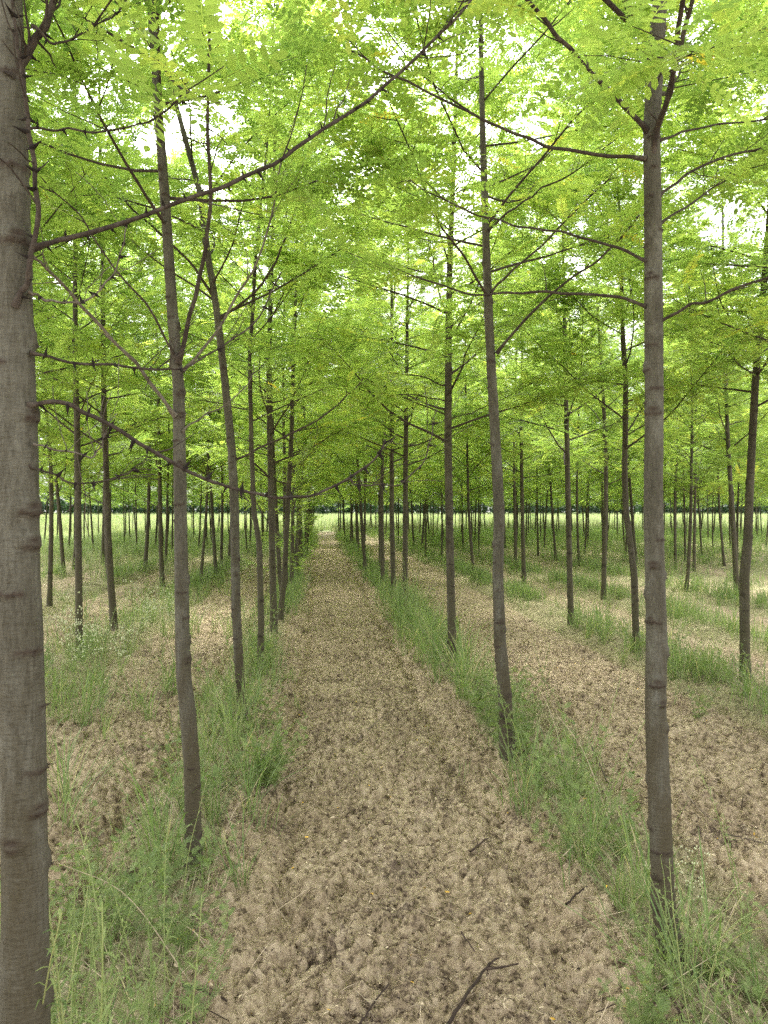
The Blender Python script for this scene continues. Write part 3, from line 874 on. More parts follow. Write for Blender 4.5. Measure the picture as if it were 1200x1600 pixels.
for i, (D, u, v, ri, px) in enumerate(cands):
    side = 'left' if ri <= LI else 'right'
    k = LI - ri if side == 'left' else ri - LI - 1
    row = f'row {side} of the path' if k == 0 else f'{ORD[k] if k < 14 else "outermost"} row {side} of the path'
    cnt[ri] = cnt.get(ri, 0) + 1
    if i < FARTHEST:
        if D < 27: lab = f'slim far tree, {ORD[cnt[ri] - 1]} of the thin distant trunks, {row}'
        else: lab = f'thin far locust tree deep in the plantation, in the {row}'
        low = ri == LI
        add_tree(u, v, VLOW[i % 2] if low and D < 30 else VAR[TR.randrange(6)] if D < 24 and ri != LI + 1 else VFAR[TR.randrange(4)], lab, TR, TR.uniform(.85, 1.12))
print('trees', len(TREES), 'cands', len(cands))
rest = cands[FARTHEST:]
if rest:
    mbT = MB()
    def arr(me):
        V = np.empty(len(me.vertices) * 3, np.float32); me.vertices.foreach_get('co', V)
        L_ = np.empty(len(me.loops), np.int32); me.loops.foreach_get('vertex_index', L_)
        st = np.empty(len(me.polygons), np.int32); me.polygons.foreach_get('loop_start', st)
        tt = np.empty(len(me.polygons), np.int32); me.polygons.foreach_get('loop_total', tt)
        q = st[tt == 4]
        A = np.empty(len(me.vertices), np.float32); me.attributes['tint'].data.foreach_get('value', A)
        return V.reshape(-1, 3), L_[q[:, None] + np.arange(4)].astype(np.int64), A
    tv = [arr(VFAR[k][0]) for k in range(3)]; cv = []
    for k in range(3):
        V, Q, A = arr(VFAR[k][1])
        keep = np.random.RandomState(3).rand(len(Q)) < .12
        Qk = Q[keep]; us, inv = np.unique(Qk.ravel(), return_inverse=True)
        Vk = V[us].copy(); Qk = inv.reshape(-1, 4)
        ce = Vk[Qk].mean(1); newV = (ce[:, None] + (Vk[Qk] - ce[:, None]) * 2.7).reshape(-1, 3)
        cv.append((newV, np.arange(len(newV)).reshape(-1, 4), A[us][Qk.ravel()]))
    tm, cm = MB(), MB()
    for k in range(3):
        sel = [r for n_, r in enumerate(rest) if n_ % 3 == k]
        if not sel: continue
        a = np.array([TR.uniform(0, 6.28) for _ in sel]); s = np.array([TR.uniform(.9, 1.1) for _ in sel])
        MM = np.zeros((len(sel), 3, 3)); MM[:, 0, 0] = np.cos(a); MM[:, 0, 1] = -np.sin(a); MM[:, 1, 0] = np.sin(a); MM[:, 1, 1] = np.cos(a); MM[:, 2, 2] = 1
        MM *= s[:, None, None]
        O = np.array([(r[1], r[2], 0) for r in sel])
        tm.scatter(tv[k], MM, O); cm.scatter(cv[k], MM, O)
    f = tm.obj('far_wood', M['barkdark'])
    tag(f, 'farthest thin trunks of the plantation merging before the bright meadow', 'trees', kind='stuff')
    c_ = cm.obj('foliage', M['leaf'], f, False)

# ------------------------------------------------------------------ weeds
def weed_feathery(seed):
    """bushy weed with finely cut leaves; returns stem MB, leaf MB"""
    R = random.Random(seed); st, lf = MB(), MB()
    for k in range(R.randint(3, 5)):
        az = R.uniform(0, 6.28); le = R.uniform(.2, .75)
        q = grow((R.gauss(0, .015), R.gauss(0, .015), -.03), (math.cos(az) * le, math.sin(az) * le, 1), R.uniform(.28, .55), R, 7, .02, .09)
        tube(st, q, np.linspace(.003, .0012, 7), 4, .55)
        ns = 17
        for j in range(ns):
            t = .1 + .9 * j / (ns - 1); x = t * 6; i = min(int(x), 5); p = q[i] + (q[i + 1] - q[i]) * (x - i); tg = q[i + 1] - q[i]; tg = tg / np.linalg.norm(tg)
            a = j * 2.4 + R.uniform(-.4, .4)
            d = np.array((math.cos(a), math.sin(a), R.uniform(.1, .6))) + tg * .5
            d /= np.linalg.norm(d)
            n = np.array((R.gauss(0, .3), R.gauss(0, .3), 1)); s = np.cross(n, d); s /= np.linalg.norm(s); n = np.cross(d, s)
            L = R.uniform(.05, .10) * (1.1 - .5 * t); tint = .45 + R.gauss(0, .12)
            pts = [p + d * L * f - n * L * .25 * f * f for f in (0, .33, .66, 1)]
            rib(lf, pts, s, .0012, tint)
            for m_ in range(6):
                f = .2 + .75 * m_ / 5
                o = p + d * L * f - n * L * .25 * f * f
                for sg in (1, -1):
                    dd = d * .75 + s * sg * R.uniform(.7, 1.0) + n * R.uniform(-.2, .3)
                    l2 = L * .42 * (1.1 - .6 * f)
                    rib(lf, [o, o + dd * l2 * .55, o + dd * l2 - n * l2 * .1], np.cross(n, dd), .0022, tint + R.uniform(-.08, .08))
    return st, lf


def rib(mb, pts, s, w, a):
    pts = np.asarray(pts); n = len(pts)
    s = s / (np.linalg.norm(s) + 1e-9)
    wd = w * np.concatenate((np.linspace(.7, 1, n - 1), [.12]))
    V = np.vstack((pts + s * wd[:, None], pts - s * wd[:, None]))
    mb.add(V, [(i, i + 1, n + i + 1, n + i) for i in range(n - 1)], None, a)


def weed_stalk(seed, flower=False, h=(.45, .9)):
    """tall single-stemmed weed with narrow leaves, some with pale flower buds"""
    R = random.Random(seed); st, lf, fl = MB(), MB(), MB()
    for k in range(R.choice((1, 2, 2, 3))):
        az = R.uniform(0, 6.28); le = R.uniform(.05, .35); Hh = R.uniform(*h)
        q = grow((R.gauss(0, .02), R.gauss(0, .02), -.03), (math.cos(az) * le, math.sin(az) * le, 1), Hh, R, 9, .0, .05)
        tube(st, q, np.linspace(.0032, .0011, 9), 5, R.uniform(.55, .85))
        ns = int(Hh / .016)
        for j in range(ns):
            t = .06 + .94 * j / (ns - 1); x = t * 8; i = min(int(x), 7); p = q[i] + (q[i + 1] - q[i]) * (x - i)
            a = j * 2.4 + R.uniform(-.3, .3); e = R.uniform(.1, .9)
            d = np.array((math.cos(a), math.sin(a), e)); d /= np.linalg.norm(d)
            L = R.uniform(.035, .075) * (1.15 - .7 * t)
            s = np.cross(d, (0, 0, 1)); dr = R.uniform(.1, .5)
            rib(lf, [p, p + d * L * .5 + (0, 0, L * .02), p + d * L - np.array((0, 0, L * dr))], s, R.uniform(.0016, .0032), .5 + R.gauss(0, .14) - (.0 if t > .2 else -.3))
        if flower:
            for j in range(26):
                t = R.uniform(.62, 1); x = t * 8; i = min(int(x), 7); p = q[i] + (q[i + 1] - q[i]) * (x - i)
                a = R.uniform(0, 6.28); l = R.uniform(.03, .10)
                e = p + np.array((math.cos(a) * l, math.sin(a) * l, R.uniform(.02, .09)))
                tube(st, [p, (p + e) / 2 + (0, 0, .005), e], [.0009, .0008, .0007], 3, .6)
                for b in range(2):
                    c = e + np.array((R.gauss(0, .008), R.gauss(0, .008), R.uniform(0, .012)))
                    tube(fl, [c - (0, 0, .004), c, c + (0, 0, .006)], [.0015, .0034, .0028], 5, R.uniform(-.2, .2))
    return st, lf, fl


def grass_tuft(seed, n=26, L=(.25, .6), w=.0028, segs=5, spread=.03):
    R = random.Random(seed); mb = MB()
    for k in range(n):
        az = R.uniform(0, 6.28); le = abs(R.gauss(.25, .3)); l = R.uniform(*L)
        d = np.array((math.cos(az) * le, math.sin(az) * le, 1)); d /= np.linalg.norm(d)
        p = np.array((R.gauss(0, spread), R.gauss(0, spread), -.02)); pts = [p]
        bend = R.uniform(.05, .32)
        for j in range(segs):
            p = p + d * l / segs; pts.append(p)
            d = d + np.array((math.cos(az) * bend * .7, math.sin(az) * bend * .7, -bend * .55)); d /= np.linalg.norm(d)
        s = np.array((-math.sin(az + R.uniform(-.6, .6)), math.cos(az), 0))
        tt = 1.0 if R.random() < .08 else min(.85, max(.02, .5 + R.gauss(0, .16)))
        rib(mb, pts, s, w * R.uniform(.6, 1.3), tt)
    return mb


FEA = [weed_feathery(s) for s in range(201, 206)]
STK = [weed_stalk(s) for s in range(211, 216)]
FLW = [weed_stalk(s, True, (.45, .75)) for s in range(221, 224)]
TUF = [grass_tuft(s) for s in range(231, 236)]
FEA_M = [(a.mesh('stem', M['weed']), b.mesh('leaves', M['weed'], False)) for a, b in FEA]
STK_M = [(a.mesh('stem', M['weed']), b.mesh('leaves', M['weed'], False)) for a, b, c in STK]
FLW_M = [(a.mesh('stem', M['weed']), b.mesh('leaves', M['weed'], False), c.mesh('flower_heads', M['bud'])) for a, b, c in FLW]
TUF_M = [t.mesh('grass_tuft', M['grass'], False) for t in TUF]


def nearest_phrase(u, v):
    near = [(math.hypot(u - a, v - b), b, p) for a, b, p in TREES[:14]]
    near.sort()
    d, b, p = near[0]
    side = 'in front of' if v < b - .25 else 'behind' if v > b + .25 else 'beside'
    return f'{side} {p}'


SHORT = {0: 'the thick left edge trunk', 1: 'the forking left path trunk', 2: 'the left-leaning third trunk', 3: 'the thin crooked fourth trunk', 4: 'the upright fifth left trunk',
         5: 'the tall nearest right trunk', 6: 'the kinked second right trunk', 7: 'the slender third right trunk', 8: 'the bending right edge trunk', 9: 'the dark kinked trunk at right',
         10: 'the straight trunk between the big right trunks', 11: 'the slim ringed left trunk', 12: 'the fourth right row trunk', 13: 'the fifth right row trunk'}


def where(u, v):
    i = min(range(14), key=lambda k: math.hypot(u - TREES[k][0], v - TREES[k][1]))
    a, b, _ = TREES[i]
    fb = 'in front of' if v < b - .3 else 'behind' if v > b + .3 else 'beside'
    lr = 'left ' if u < a - .12 else 'right ' if u > a + .12 else ''
    if fb == 'beside': return f'to the {lr}of {SHORT[i]}'.replace('  ', ' ') if lr else f'at the foot of {SHORT[i]}'
    return f'{fb} {SHORT[i]}' + (f', {lr.strip()} side' if lr and i != 10 else '')


WR = random.Random(5)


def put(kind, u, v, s=1.0, tilt=.1):
    z = float(gzr(u, v)[0]) if v < 12 else gz(u, v)
    rot = (WR.gauss(0, tilt), WR.gauss(0, tilt), WR.uniform(0, 6.28))
    if kind == 'tuft':
        o = link('grass_tuft', WR.choice(TUF_M)); tag(o, f'arching green grass tuft {where(u, v)}', 'grass tuft', 'grass tufts along the tree rows')
    else:
        ms = WR.choice({'fea': FEA_M, 'stk': STK_M, 'flw': FLW_M}[kind])
        nm, cat, lab, gr = {'fea': ('feathery_weed', 'weed', 'low feathery green weed', 'feathery weeds along the tree rows'),
                            'stk': ('tall_weed', 'weed', 'tall narrow-leaved weed', 'tall weeds along the tree rows'),
                            'flw': ('flowering_weed', 'weed', 'weed with pale flower buds', 'flowering weeds between the trees')}[kind]
        o = bpy.data.objects.new(nm, None); COL.objects.link(o); o.empty_display_size = .05
        tag(o, f'{lab} {where(u, v)}', cat, gr)
        for m_ in ms: link(m_.name.split('.')[0], m_, o)
    o.location = (u, v, z); o.rotation_euler = rot; o.scale = (s, s, s * WR.uniform(.85, 1.15))


def put_px(kind, px, py, s=1.0, tilt=.1):
    D = gD(py); u, v = uv(px, D); put(kind, u, v, s, tilt)


# left row, close: bottom-left tangle
for k in range(13):
    put_px(WR.choice(('fea', 'stk', 'stk')), WR.uniform(-40, 330), WR.uniform(1500, 1760), WR.uniform(.6, .95), .2)
for k in range(17):
    put_px(WR.choice(('fea', 'fea', 'stk')), WR.uniform(60, 300), WR.uniform(1330, 1500), WR.uniform(.55, .85), .15)
for k in range(16):
    D = WR.uniform(1.75, 2.5); put('stk', WR.gauss(-.66, .10), D, WR.uniform(.8, 1.05), .1)
for k in range(32):
    v = WR.uniform(3.3, 9.5); u = WR.gauss(-.62, .13) - .06
    put(WR.choice(('stk', 'stk', 'fea', 'tuft')), u, v, WR.uniform(.75, 1.1), .12)
for k in range(5):
    put_px('fea', WR.uniform(395, 440), WR.uniform(1190, 1215), .8, .3)
for px, D, s_ in ((8, 1.40, 1.25), (30, 1.38, 1.1), (58, 1.42, 1.2), (78, 1.5, 1.25), (92, 1.6, 1.2), (20, 1.45, 1.0), (70, 1.7, 1.15)):
    put('stk', *uv(px, D), s_, .05)
# right row
for k in range(15):
    put_px(WR.choice(('fea', 'stk', 'stk')), WR.uniform(1080, 1260), WR.uniform(1420, 1700), WR.uniform(.6, .9), .2)
for k in range(9): put_px(WR.choice(('stk', 'fea')), WR.uniform(990, 1060), WR.uniform(1530, 1680), WR.uniform(.45, .7), .2)
for k in range(1): put_px('flw', 1068 + 14 * k, 1470 + 10 * k, .62, .1)
for k in range(34):
    v = WR.uniform(3.3, 6.6); u = WR.gauss(1.36, .13)
    put(WR.choice(('fea', 'fea', 'fea', 'stk')), u, v, WR.uniform(.7, 1.05), .2)
for k in range(55):
    v = WR.uniform(6.3, 12); u = WR.gauss(1.25, .14)
    put(WR.choice(('tuft', 'tuft', 'stk')), u, v, WR.uniform(.95, 1.4), .15)
for k in range(26):
    v = WR.uniform(5.5, 10); u = WR.gauss(3.65, .25)
    put(WR.choice(('fea', 'tuft', 'stk')), u, v, WR.uniform(.7, 1.05), .15)
# flowering weeds in the second lane on the left
for px, py in ((212, 985), (205, 1000), (255, 985), (262, 1000), (150, 1060), (175, 1075), (130, 1050), (215, 1035), (95, 1080), (235, 1010), (60, 1000), (285, 975)):
    put_px('flw', px, py, WR.uniform(.8, 1.25), .12)
for k in range(30):
    put_px(WR.choice(('stk', 'tuft', 'tuft')), WR.uniform(40, 330), WR.uniform(960, 1120), WR.uniform(.7, 1.0), .12)

# uncountable ground cover, one object per sort
NR = np.random.RandomState(8)


def rotz(n, smin, smax, tilt=.1):
    a = NR.uniform(0, 2 * PI, n); c, s = np.cos(a), np.sin(a)
    MM = np.zeros((n, 3, 3)); MM[:, 0, 0] = c; MM[:, 0, 1] = -s; MM[:, 1, 0] = s; MM[:, 1, 1] = c; MM[:, 2, 2] = 1
    tx, ty = NR.normal(0, tilt, n), NR.normal(0, tilt, n)
    MM[:, 0, 2] = tx; MM[:, 1, 2] = ty
    return MM * NR.uniform(smin, smax, n)[:, None, None]


def on_ground(u, v, mb, tms, smin, smax, tilt=.12, a=.08):
    D, px = depth_px(u, v)
    ok = (px > -140) & (px < 1340) & (D > 1.4)
    ok &= ~((np.abs(u) < .5) & (np.abs(v) < 1.2))
    u, v = u[ok], v[ok]
    z = np.where(v < 30, gzr(u, v) - .005, macro(u, v))
    n = len(u); O = np.stack((u, v, z), -1)
    MM = rotz(n, smin, smax, tilt); aa = NR.normal(0, a, n)
    k = NR.randint(0, len(tms), n)
    for i, t in enumerate(tms):
        q = k == i; mb.scatter(t, MM[q], O[q], aa[q])


T_NEAR = [t.template() for t in TUF]
T_SHORT = [grass_tuft(s, 16, (.06, .22), .0022, 3, .05).template() for s in range(241, 246)]
T_MID = [grass_tuft(s, 20, (.18, .55), .004, 3, .09).template() for s in range(251, 256)]
T_FAR = [grass_tuft(s, 22, (.3, .7), .013, 2, .25).template() for s in range(261, 265)]
T_WEED = []
for a, b in FEA[:4]:
    m_ = MB(); V, Q, A = b.template(); m_.add(V, Q, None, A); T_WEED.append(m_.template())
for a, b, c in STK[:4]:
    m_ = MB(); V, Q, A = b.template(); m_.add(V, Q, None, A); V, Q, A = a.template(); m_.add(V, Q, None, A); T_WEED.append(m_.template())

gm = MB()
for ru in ROWS:
    for v0, v1, per, sd, tm, s0, s1 in ((3, 24, 10, .14, T_MID, .5, .9) if ru in (3.75, 5.5, 7.5) else (3, 4, 1, .1, T_SHORT, .5, .9), (2, 10, 4, .13, T_NEAR, .55, .95), (2, 12, 9, .20, T_SHORT, .7, 1.4), (10, 24, 9, .15, T_MID, .55, 1.0), (24, 54, 7, .3, T_MID, .8, 1.3)):
        n = int((v1 - v0) * per * (1.0 if abs(ru) < 8 else .7))
        if tm is T_NEAR and ru > 1.4: n = int(n * .6)
        if ru == 1.32 and v0 == 10: n = int(n * 1.6)
        v = NR.uniform(v0, v1, n); u = ru + NR.normal(0, sd, n)
        k = vnoise(v * .7, u * 0 + ru, 91) > .36
        if ru in (1.32, -.6): k = k & (np.abs(u - ru) < .42)
        on_ground(u[k], v[k], gm, tm, s0, s1)
# lanes: sparse, thicker far off to the sides
n = 15000
v = 4 + 50 * NR.rand(n) ** .8; u = NR.uniform(-24, 34, n)
g = greenness(u, v); k = (NR.rand(n) < g * .7) & ~((u > -.45) & (u < 1.1)) & ~((u > 1.6) & (u < 3.3) & (v < 26)) & ~((u > 1.3) & (row_dist(u) > .5) & (v < 20))
q = k & (v < 22); on_ground(u[q], v[q], gm, T_MID, .4, .9)
q = k & (v >= 22) & (u > -1.5); on_ground(u[q], v[q], gm, T_MID, .6, 1.2)
gl = MB()
q = k & (v >= 19) & (u <= -1.5); on_ground(u[q], v[q], gl, T_MID, .6, 1.15)
tag(gl.obj('pale_grass', M['meadow'], None, False), 'pale tall grass under the far trees left of the path', 'grass', kind='stuff')  # pale grass; its lighter blade colour also stands in for brighter light here
n = 900
v = NR.uniform(2, 16, n); u = NR.uniform(-8, -.8, n); k = NR.rand(n) < .75 * np.clip(vnoise(u * 1.3, v * 1.3, 99) * 1.6 - .25, 0, 1) * np.clip(-u / 1.8, .25, 1)
on_ground(u[k], v[k], gm, T_SHORT + T_NEAR, .6, 1.1)
n = 900
v = NR.uniform(4, 16, n); u = NR.uniform(3.3, 9, n); k = NR.rand(n) < (.15 + .85 * (row_dist(u) < .45)) * np.clip(vnoise(u * 1.1, v * 1.1, 98) * 1.6 - .5, 0, 1) * np.clip(v / 12, 0, 1)
on_ground(u[k], v[k], gm, T_SHORT + T_NEAR, .6, 1.1)
go = gm.obj('row_grass', M['grass'], None, False)
tag(go, 'green grass growing in strips along the tree rows', 'grass', kind='stuff')

wm = MB()
for ru in ROWS:
    near = abs(ru - .3) < 1.2
    n = 48 if near else 85
    v = 2.2 + 24 * NR.rand(n) ** 1.2; u = ru + NR.normal(0, .14 if near else .28, n)
    if ru < -2: u += NR.normal(0, .3, n)
    kk = vnoise(v * 1.4, u * 2 + ru, 37) > .42; u, v = u[kk], v[kk]
    on_ground(u, v, wm, T_WEED, .5, 1.0, .18)
wo = wm.obj('row_weeds', M['weed'], None, False)
tag(wo, 'tangled green weeds filling the strips under the tree rows', 'weeds', kind='stuff')

hm_ = MB()
T_DEAD = [grass_tuft(s, 9, (.05, .15), .0012, 3, .06).template() for s in range(271, 275)]
for ru in (-4.85, -2.7, -.6, 1.32, 3.75, 5.5):
    n = 170 if abs(ru - .3) < 1.2 else 100
    v = 2.1 + 12 * NR.rand(n) ** 1.3; u = ru + NR.normal(0, .2, n)
    on_ground(u, v, hm_, T_DEAD, .8, 1.5, .7, .15)
tag(hm_.obj('dry_thatch', M['straw'], None, False), 'thin dead pale grass stalks tangled at the foot of the green strips', 'dry grass', kind='stuff')

mm = MB()
n = 11000
v = 56 + 99 * NR.rand(n) ** 1.3; u = NR.uniform(-.55, .62, n) * v
k = v > np.where((u > -.7) & (u < 1.3), 61, 56)
on_ground(u[k], v[k], mm, T_FAR, 1.0, 1.9, .1, .1)
tag(mm.obj('meadow_grass', M['meadow'], None, False), 'bright tall meadow grass beyond the last trees', 'grass', kind='stuff')

# ------------------------------------------------------------------ far hedge and trees at the end of the meadow
def blob_leaves(mb, cx, cy, rx, ry, zb, zt, n, size, tint, R):
    th = R.uniform(0, 2 * PI, n); ph = R.uniform(-1, 1, n); r = R.uniform(.55, 1, n) ** .5
    r = r * (.8 + .4 * vnoise(th * 2.2 + cx, ph * 3, int(abs(cx * 7)) % 91))
    s = np.sqrt(1 - ph ** 2)
    p = np.stack((cx + rx * r * s * np.cos(th), cy + ry * r * s * np.sin(th), (zb + zt) / 2 + (zt - zb) / 2 * r * ph), -1)
    a = R.normal(0, 1, (n, 3)); a /= np.linalg.norm(a, axis=1)[:, None]
    b = np.cross(a, R.normal(0, 1, (n, 3))); b /= np.linalg.norm(b, axis=1)[:, None]
    sz = size * R.uniform(.5, 1.2, n)[:, None]
    V = np.stack((p - a * sz, p + b * sz * .5, p + a * sz, p - b * sz * .5), 1).reshape(-1, 3)
    mb.add(V, np.arange(4 * n).reshape(-1, 4), None, np.repeat(np.clip(R.normal(tint, .15, n), 0, .9), 4))


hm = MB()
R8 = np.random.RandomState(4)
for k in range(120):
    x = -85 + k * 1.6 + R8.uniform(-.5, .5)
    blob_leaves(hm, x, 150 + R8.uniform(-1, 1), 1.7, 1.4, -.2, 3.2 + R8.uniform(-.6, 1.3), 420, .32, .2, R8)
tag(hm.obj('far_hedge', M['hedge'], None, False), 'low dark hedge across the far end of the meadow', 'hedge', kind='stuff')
em = MB()
for k in range(120):
    x = -42 + k * .72 + R8.uniform(-.4, .4); y = 63 + R8.uniform(-2.5, 3.5)
    if -.3 < x < 1.0 or R8.rand() < .45: continue
    hh = R8.uniform(.45, 1.35)
    blob_leaves(em, x, y, R8.uniform(.4, .9), .4, -.1, hh, int(240 * hh + 60), .075, R8.uniform(.25, .6), R8)
tag(em.obj('edge_scrub', M['weed'], None, False), 'scattered low green scrub at the end of the tree rows', 'scrub', kind='stuff')
ft = MB()
for k in range(46):
    x = -110 + k * 5.2 + R8.uniform(-2, 2); hh = R8.uniform(5, 10)
    blob_leaves(ft, x, 175 + R8.uniform(-6, 6), R8.uniform(3, 4.5), 3, .3, hh, 420, .7, .7, R8)
tag(ft.obj('far_trees', M['hedge'], None, False), 'pale blue-green wood rising behind the dark far hedge', 'wood', kind='stuff')

# ------------------------------------------------------------------ litter on the soil
def ico():
    t = (1 + 5 ** .5) / 2
    v = np.array([(-1, t, 0), (1, t, 0), (-1, -t, 0), (1, -t, 0), (0, -1, t), (0, 1, t), (0, -1, -t), (0, 1, -t), (t, 0, -1), (t, 0, 1), (-t, 0, -1), (-t, 0, 1)], float)
    f = [(0, 11, 5), (0, 5, 1), (0, 1, 7), (0, 7, 10), (0, 10, 11), (1, 5, 9), (5, 11, 4), (11, 10, 2), (10, 7, 6), (7, 1, 8), (3, 9, 4), (3, 4, 2), (3, 2, 6), (3, 6, 8), (3, 8, 9), (4, 9, 5), (2, 4, 11), (6, 2, 10), (8, 6, 7), (9, 8, 1)]
    v /= np.linalg.norm(v[0]); v = list(map(tuple, v)); m = {}; out = []
    def mid(a, b):
        k = (min(a, b), max(a, b))
        if k not in m:
            p = (np.array(v[a]) + v[b]); v.append(tuple(p / np.linalg.norm(p))); m[k] = len(v) - 1
        return m[k]
    for a, b, c in f:
        x, y, z = mid(a, b), mid(b, c), mid(c, a); out += [(a, x, z), (b, y, x), (c, z, y), (x, y, z)]
    return np.array(v), np.array(out)


IV, IF = ico()
cm = MB()
n = 42000
D_ = 2.2 + 9.5 * NR.rand(n) ** 1.9
u = NR.uniform(-1.0, 4.2, n); v = D_
b = bare(u, v); k = (NR.rand(n) < .25 + .75 * b) & (vnoise(u * 3, v * 3, 44) > .33)
u, v = u[k], v[k]; n = len(u); z = gzr(u, v)
sz = .0025 + .011 * NR.rand(n) ** 3.2
for t in range(6):
    vv = IV * (1 + .8 * (np.random.RandomState(t).rand(len(IV), 1) - .5))
    q = np.arange(n) % 6 == t; m_ = q.sum()
    MM = rotz(m_, 1, 1, .3) * sz[q][:, None, None] * NR.uniform(.7, 1.3, (m_, 1, 3))
    W = np.einsum('nij,kj->nki', MM, vv) + np.stack((u[q], v[q], z[q] + sz[q] * .2), -1)[:, None]
    cm.add(W.reshape(-1, 3), None, (IF[None] + (np.arange(m_) * len(IV))[:, None, None]).reshape(-1, 3), 0.0)
tag(cm.obj('soil_crumbs', M['soil'], None, False), 'loose crumbs and clods of dry tilled soil on the path', 'soil', kind='stuff')


def sliver(mb, u, v, L, w, az, a, arch=.0, z0=.010):
    n = 5; t = np.linspace(-.5, .5, n)
    x = u + np.cos(az) * t * L; y = v + np.sin(az) * t * L
    z = gzr(x, y); z = np.maximum(z, np.linspace(z[0], z[-1], n)) + z0 + arch * (0.25 - t * t) * 4
    x = x + NR.normal(0, L * .02, n); 
    tube(mb, np.stack((x, y, z), -1), w * np.array((.6, 1, 1, .9, .5)), 4, a)


tw, sw = MB(), MB()
for k in range(1500):
    v = 2.2 + 9 * NR.rand() ** 1.7; u = NR.uniform(-1.1, 3.6)
    if NR.rand() < .45: sliver(tw, u, v, NR.uniform(.02, .10), NR.uniform(.0008, .0022), NR.uniform(0, 6.28), NR.uniform(-.3, .3))
    else: sliver(sw, u, v, NR.uniform(.025, .17), NR.uniform(.0006, .0014), NR.uniform(0, 6.28), NR.uniform(-.3, .4), NR.uniform(0, .008))
tag(tw.obj('twig_litter', M['stick']), 'small dark broken twigs scattered over the bare soil', 'litter', kind='stuff')
tag(sw.obj('straw_litter', M['straw']), 'pale dry grass stalks scattered over the bare soil', 'litter', kind='stuff')
lm, ym = MB(), MB()
LV_, LU_ = 2.2 + 8 * NR.rand(3800) ** 1.8, NR.uniform(-1.2, 3.6, 3800)
LZ_ = gzr(LU_, LV_) + .008
for u, v, z in zip(LU_, LV_, LZ_):
    az = NR.uniform(0, 6.28); d = np.array((math.cos(az), math.sin(az), NR.normal(0, .25))); nn = np.array((NR.normal(0, .35), NR.normal(0, .35), 1))
    l = NR.uniform(.010, .026)
    leaflet(ym if NR.rand() < .07 else lm, np.array((u, v, z)), d, nn, l, l * NR.uniform(.3, .5), NR.uniform(.0, .4), NR.uniform(-.3, .5))
dk = MB()
DV, DU = 2.1 + 10 * NR.rand(9000) ** 1.7, NR.uniform(-1.2, 3.8, 9000)
kk = NR.rand(9000) < np.clip(fbm(DU * 2.4, DV * 2.4, 303, 3) * 4 - 1.6, .08, 1)
DU, DV = DU[kk], DV[kk]; DZ = gzr(DU, DV) + .006
for u, v, z in zip(DU, DV, DZ):
    az = NR.uniform(0, 6.28); l = NR.uniform(.006, .022)
    leaflet(dk, np.array((u, v, z)), np.array((math.cos(az), math.sin(az), NR.normal(0, .35))), np.array((NR.normal(0, .5), NR.normal(0, .5), 1)), l, l * NR.uniform(.2, .6), NR.uniform(0, .5), NR.uniform(-.4, .4))
tag(dk.obj('rotten_litter', M['stick'], None, False), 'dark rotted leaf scraps lying in patches on the tilled soil', 'litter', kind='stuff')
tag(lm.obj('leaf_litter', M['straw'], None, False), 'small curled dead leaflets scattered over the tilled soil', 'litter', kind='stuff')
tag(ym.obj('yellow_leaflets', M['yellow'], None, False), 'tiny fallen yellow leaflets dotted over the bare soil', 'litter', kind='stuff')


def top_at(u, v):
    a = np.array([(x, y) for x in (-.05, -.025, 0, .025, .05) for y in (-.05, -.025, 0, .025, .05)])
    return float(np.percentile(gzr(u + a[:, 0], v + a[:, 1]), 85))


def stick(px, label, r, mat='stick', lift=.012, forks=()):
    pts = [(x, y) for x, y in px]
    w = []
    for x, y in pts:
        u, v = uv(x, gD(y)); w.append((u, v, top_at(u, v) + lift))
    w = np.array(w); o_ = w.mean(0)
    q = smooth_path(w - o_, max(8, 4 * len(w)))
    q += NR.normal(0, .0015, q.shape)
    mb = MB(); tube(mb, q, np.linspace(r, r * .6, len(q)), 7, NR.uniform(-.2, .2, 1)[0])
    for f in forks:
        w2 = np.array([(*uv(x, gD(y)), top_at(*uv(x, gD(y))) + lift) for x, y in f]) - o_
        q2 = smooth_path(w2, 8); tube(mb, q2, np.linspace(r * .7, r * .4, 8), 6, 0)
    o = mb.obj('fallen_stick' if 'stick' in mat else 'dry_stalk', M[mat]); o.location = o_
    tag(o, label, 'stick' if 'stick' in mat else 'dry stalk')


stick([(690, 1600), (718, 1550), (745, 1505), (765, 1480)], 'dark forked stick lying at the bottom centre of the path', .007, 'stick', .024, [[(758, 1488), (785, 1486), (810, 1482)], [(762, 1485), (770, 1476), (780, 1472)]])
stick([(1012, 1560), (1040, 1535), (1068, 1515), (1090, 1495)], 'thick brown stick beside the foot of the tall nearest right trunk', .008)
stick([(1035, 1515), (1055, 1560), (1078, 1598)], 'long brown stick running out of the bottom right corner', .006)
stick([(285, 1530), (315, 1538), (355, 1548)], 'short dark stick in the weeds at bottom left', .006)
stick([(553, 1145), (585, 1118), (625, 1090)], 'thin brown stick lying slantwise in the middle of the path', .006, 'greystick')
stick([(488, 1215), (492, 1190), (500, 1165)], 'pale bent stalk left of the slanting mid-path stick', .004, 'straw')
stick([(1065, 1220), (1090, 1245), (1118, 1268)], 'grey stick on the bare soil right of the tall nearest right trunk', .005, 'greystick')
stick([(735, 1310), (750, 1298), (763, 1288)], 'short brown stick near the right edge of the path', .005)
stick([(885, 1405), (900, 1392), (918, 1378)], 'short dark stick left of the tall nearest right trunk', .005)
stick([(720, 1430), (732, 1445), (742, 1458)], 'small grey stick above the dark forked stick', .004)
stick([(960, 1320), (920, 1312), (880, 1345)], 'pale dry stalk arching among weeds left of the nearest right trunk', .004, 'straw', .05)
stick([(560, 1570), (580, 1545), (608, 1510)], 'thin brown stick lying left of the dark forked stick', .004)
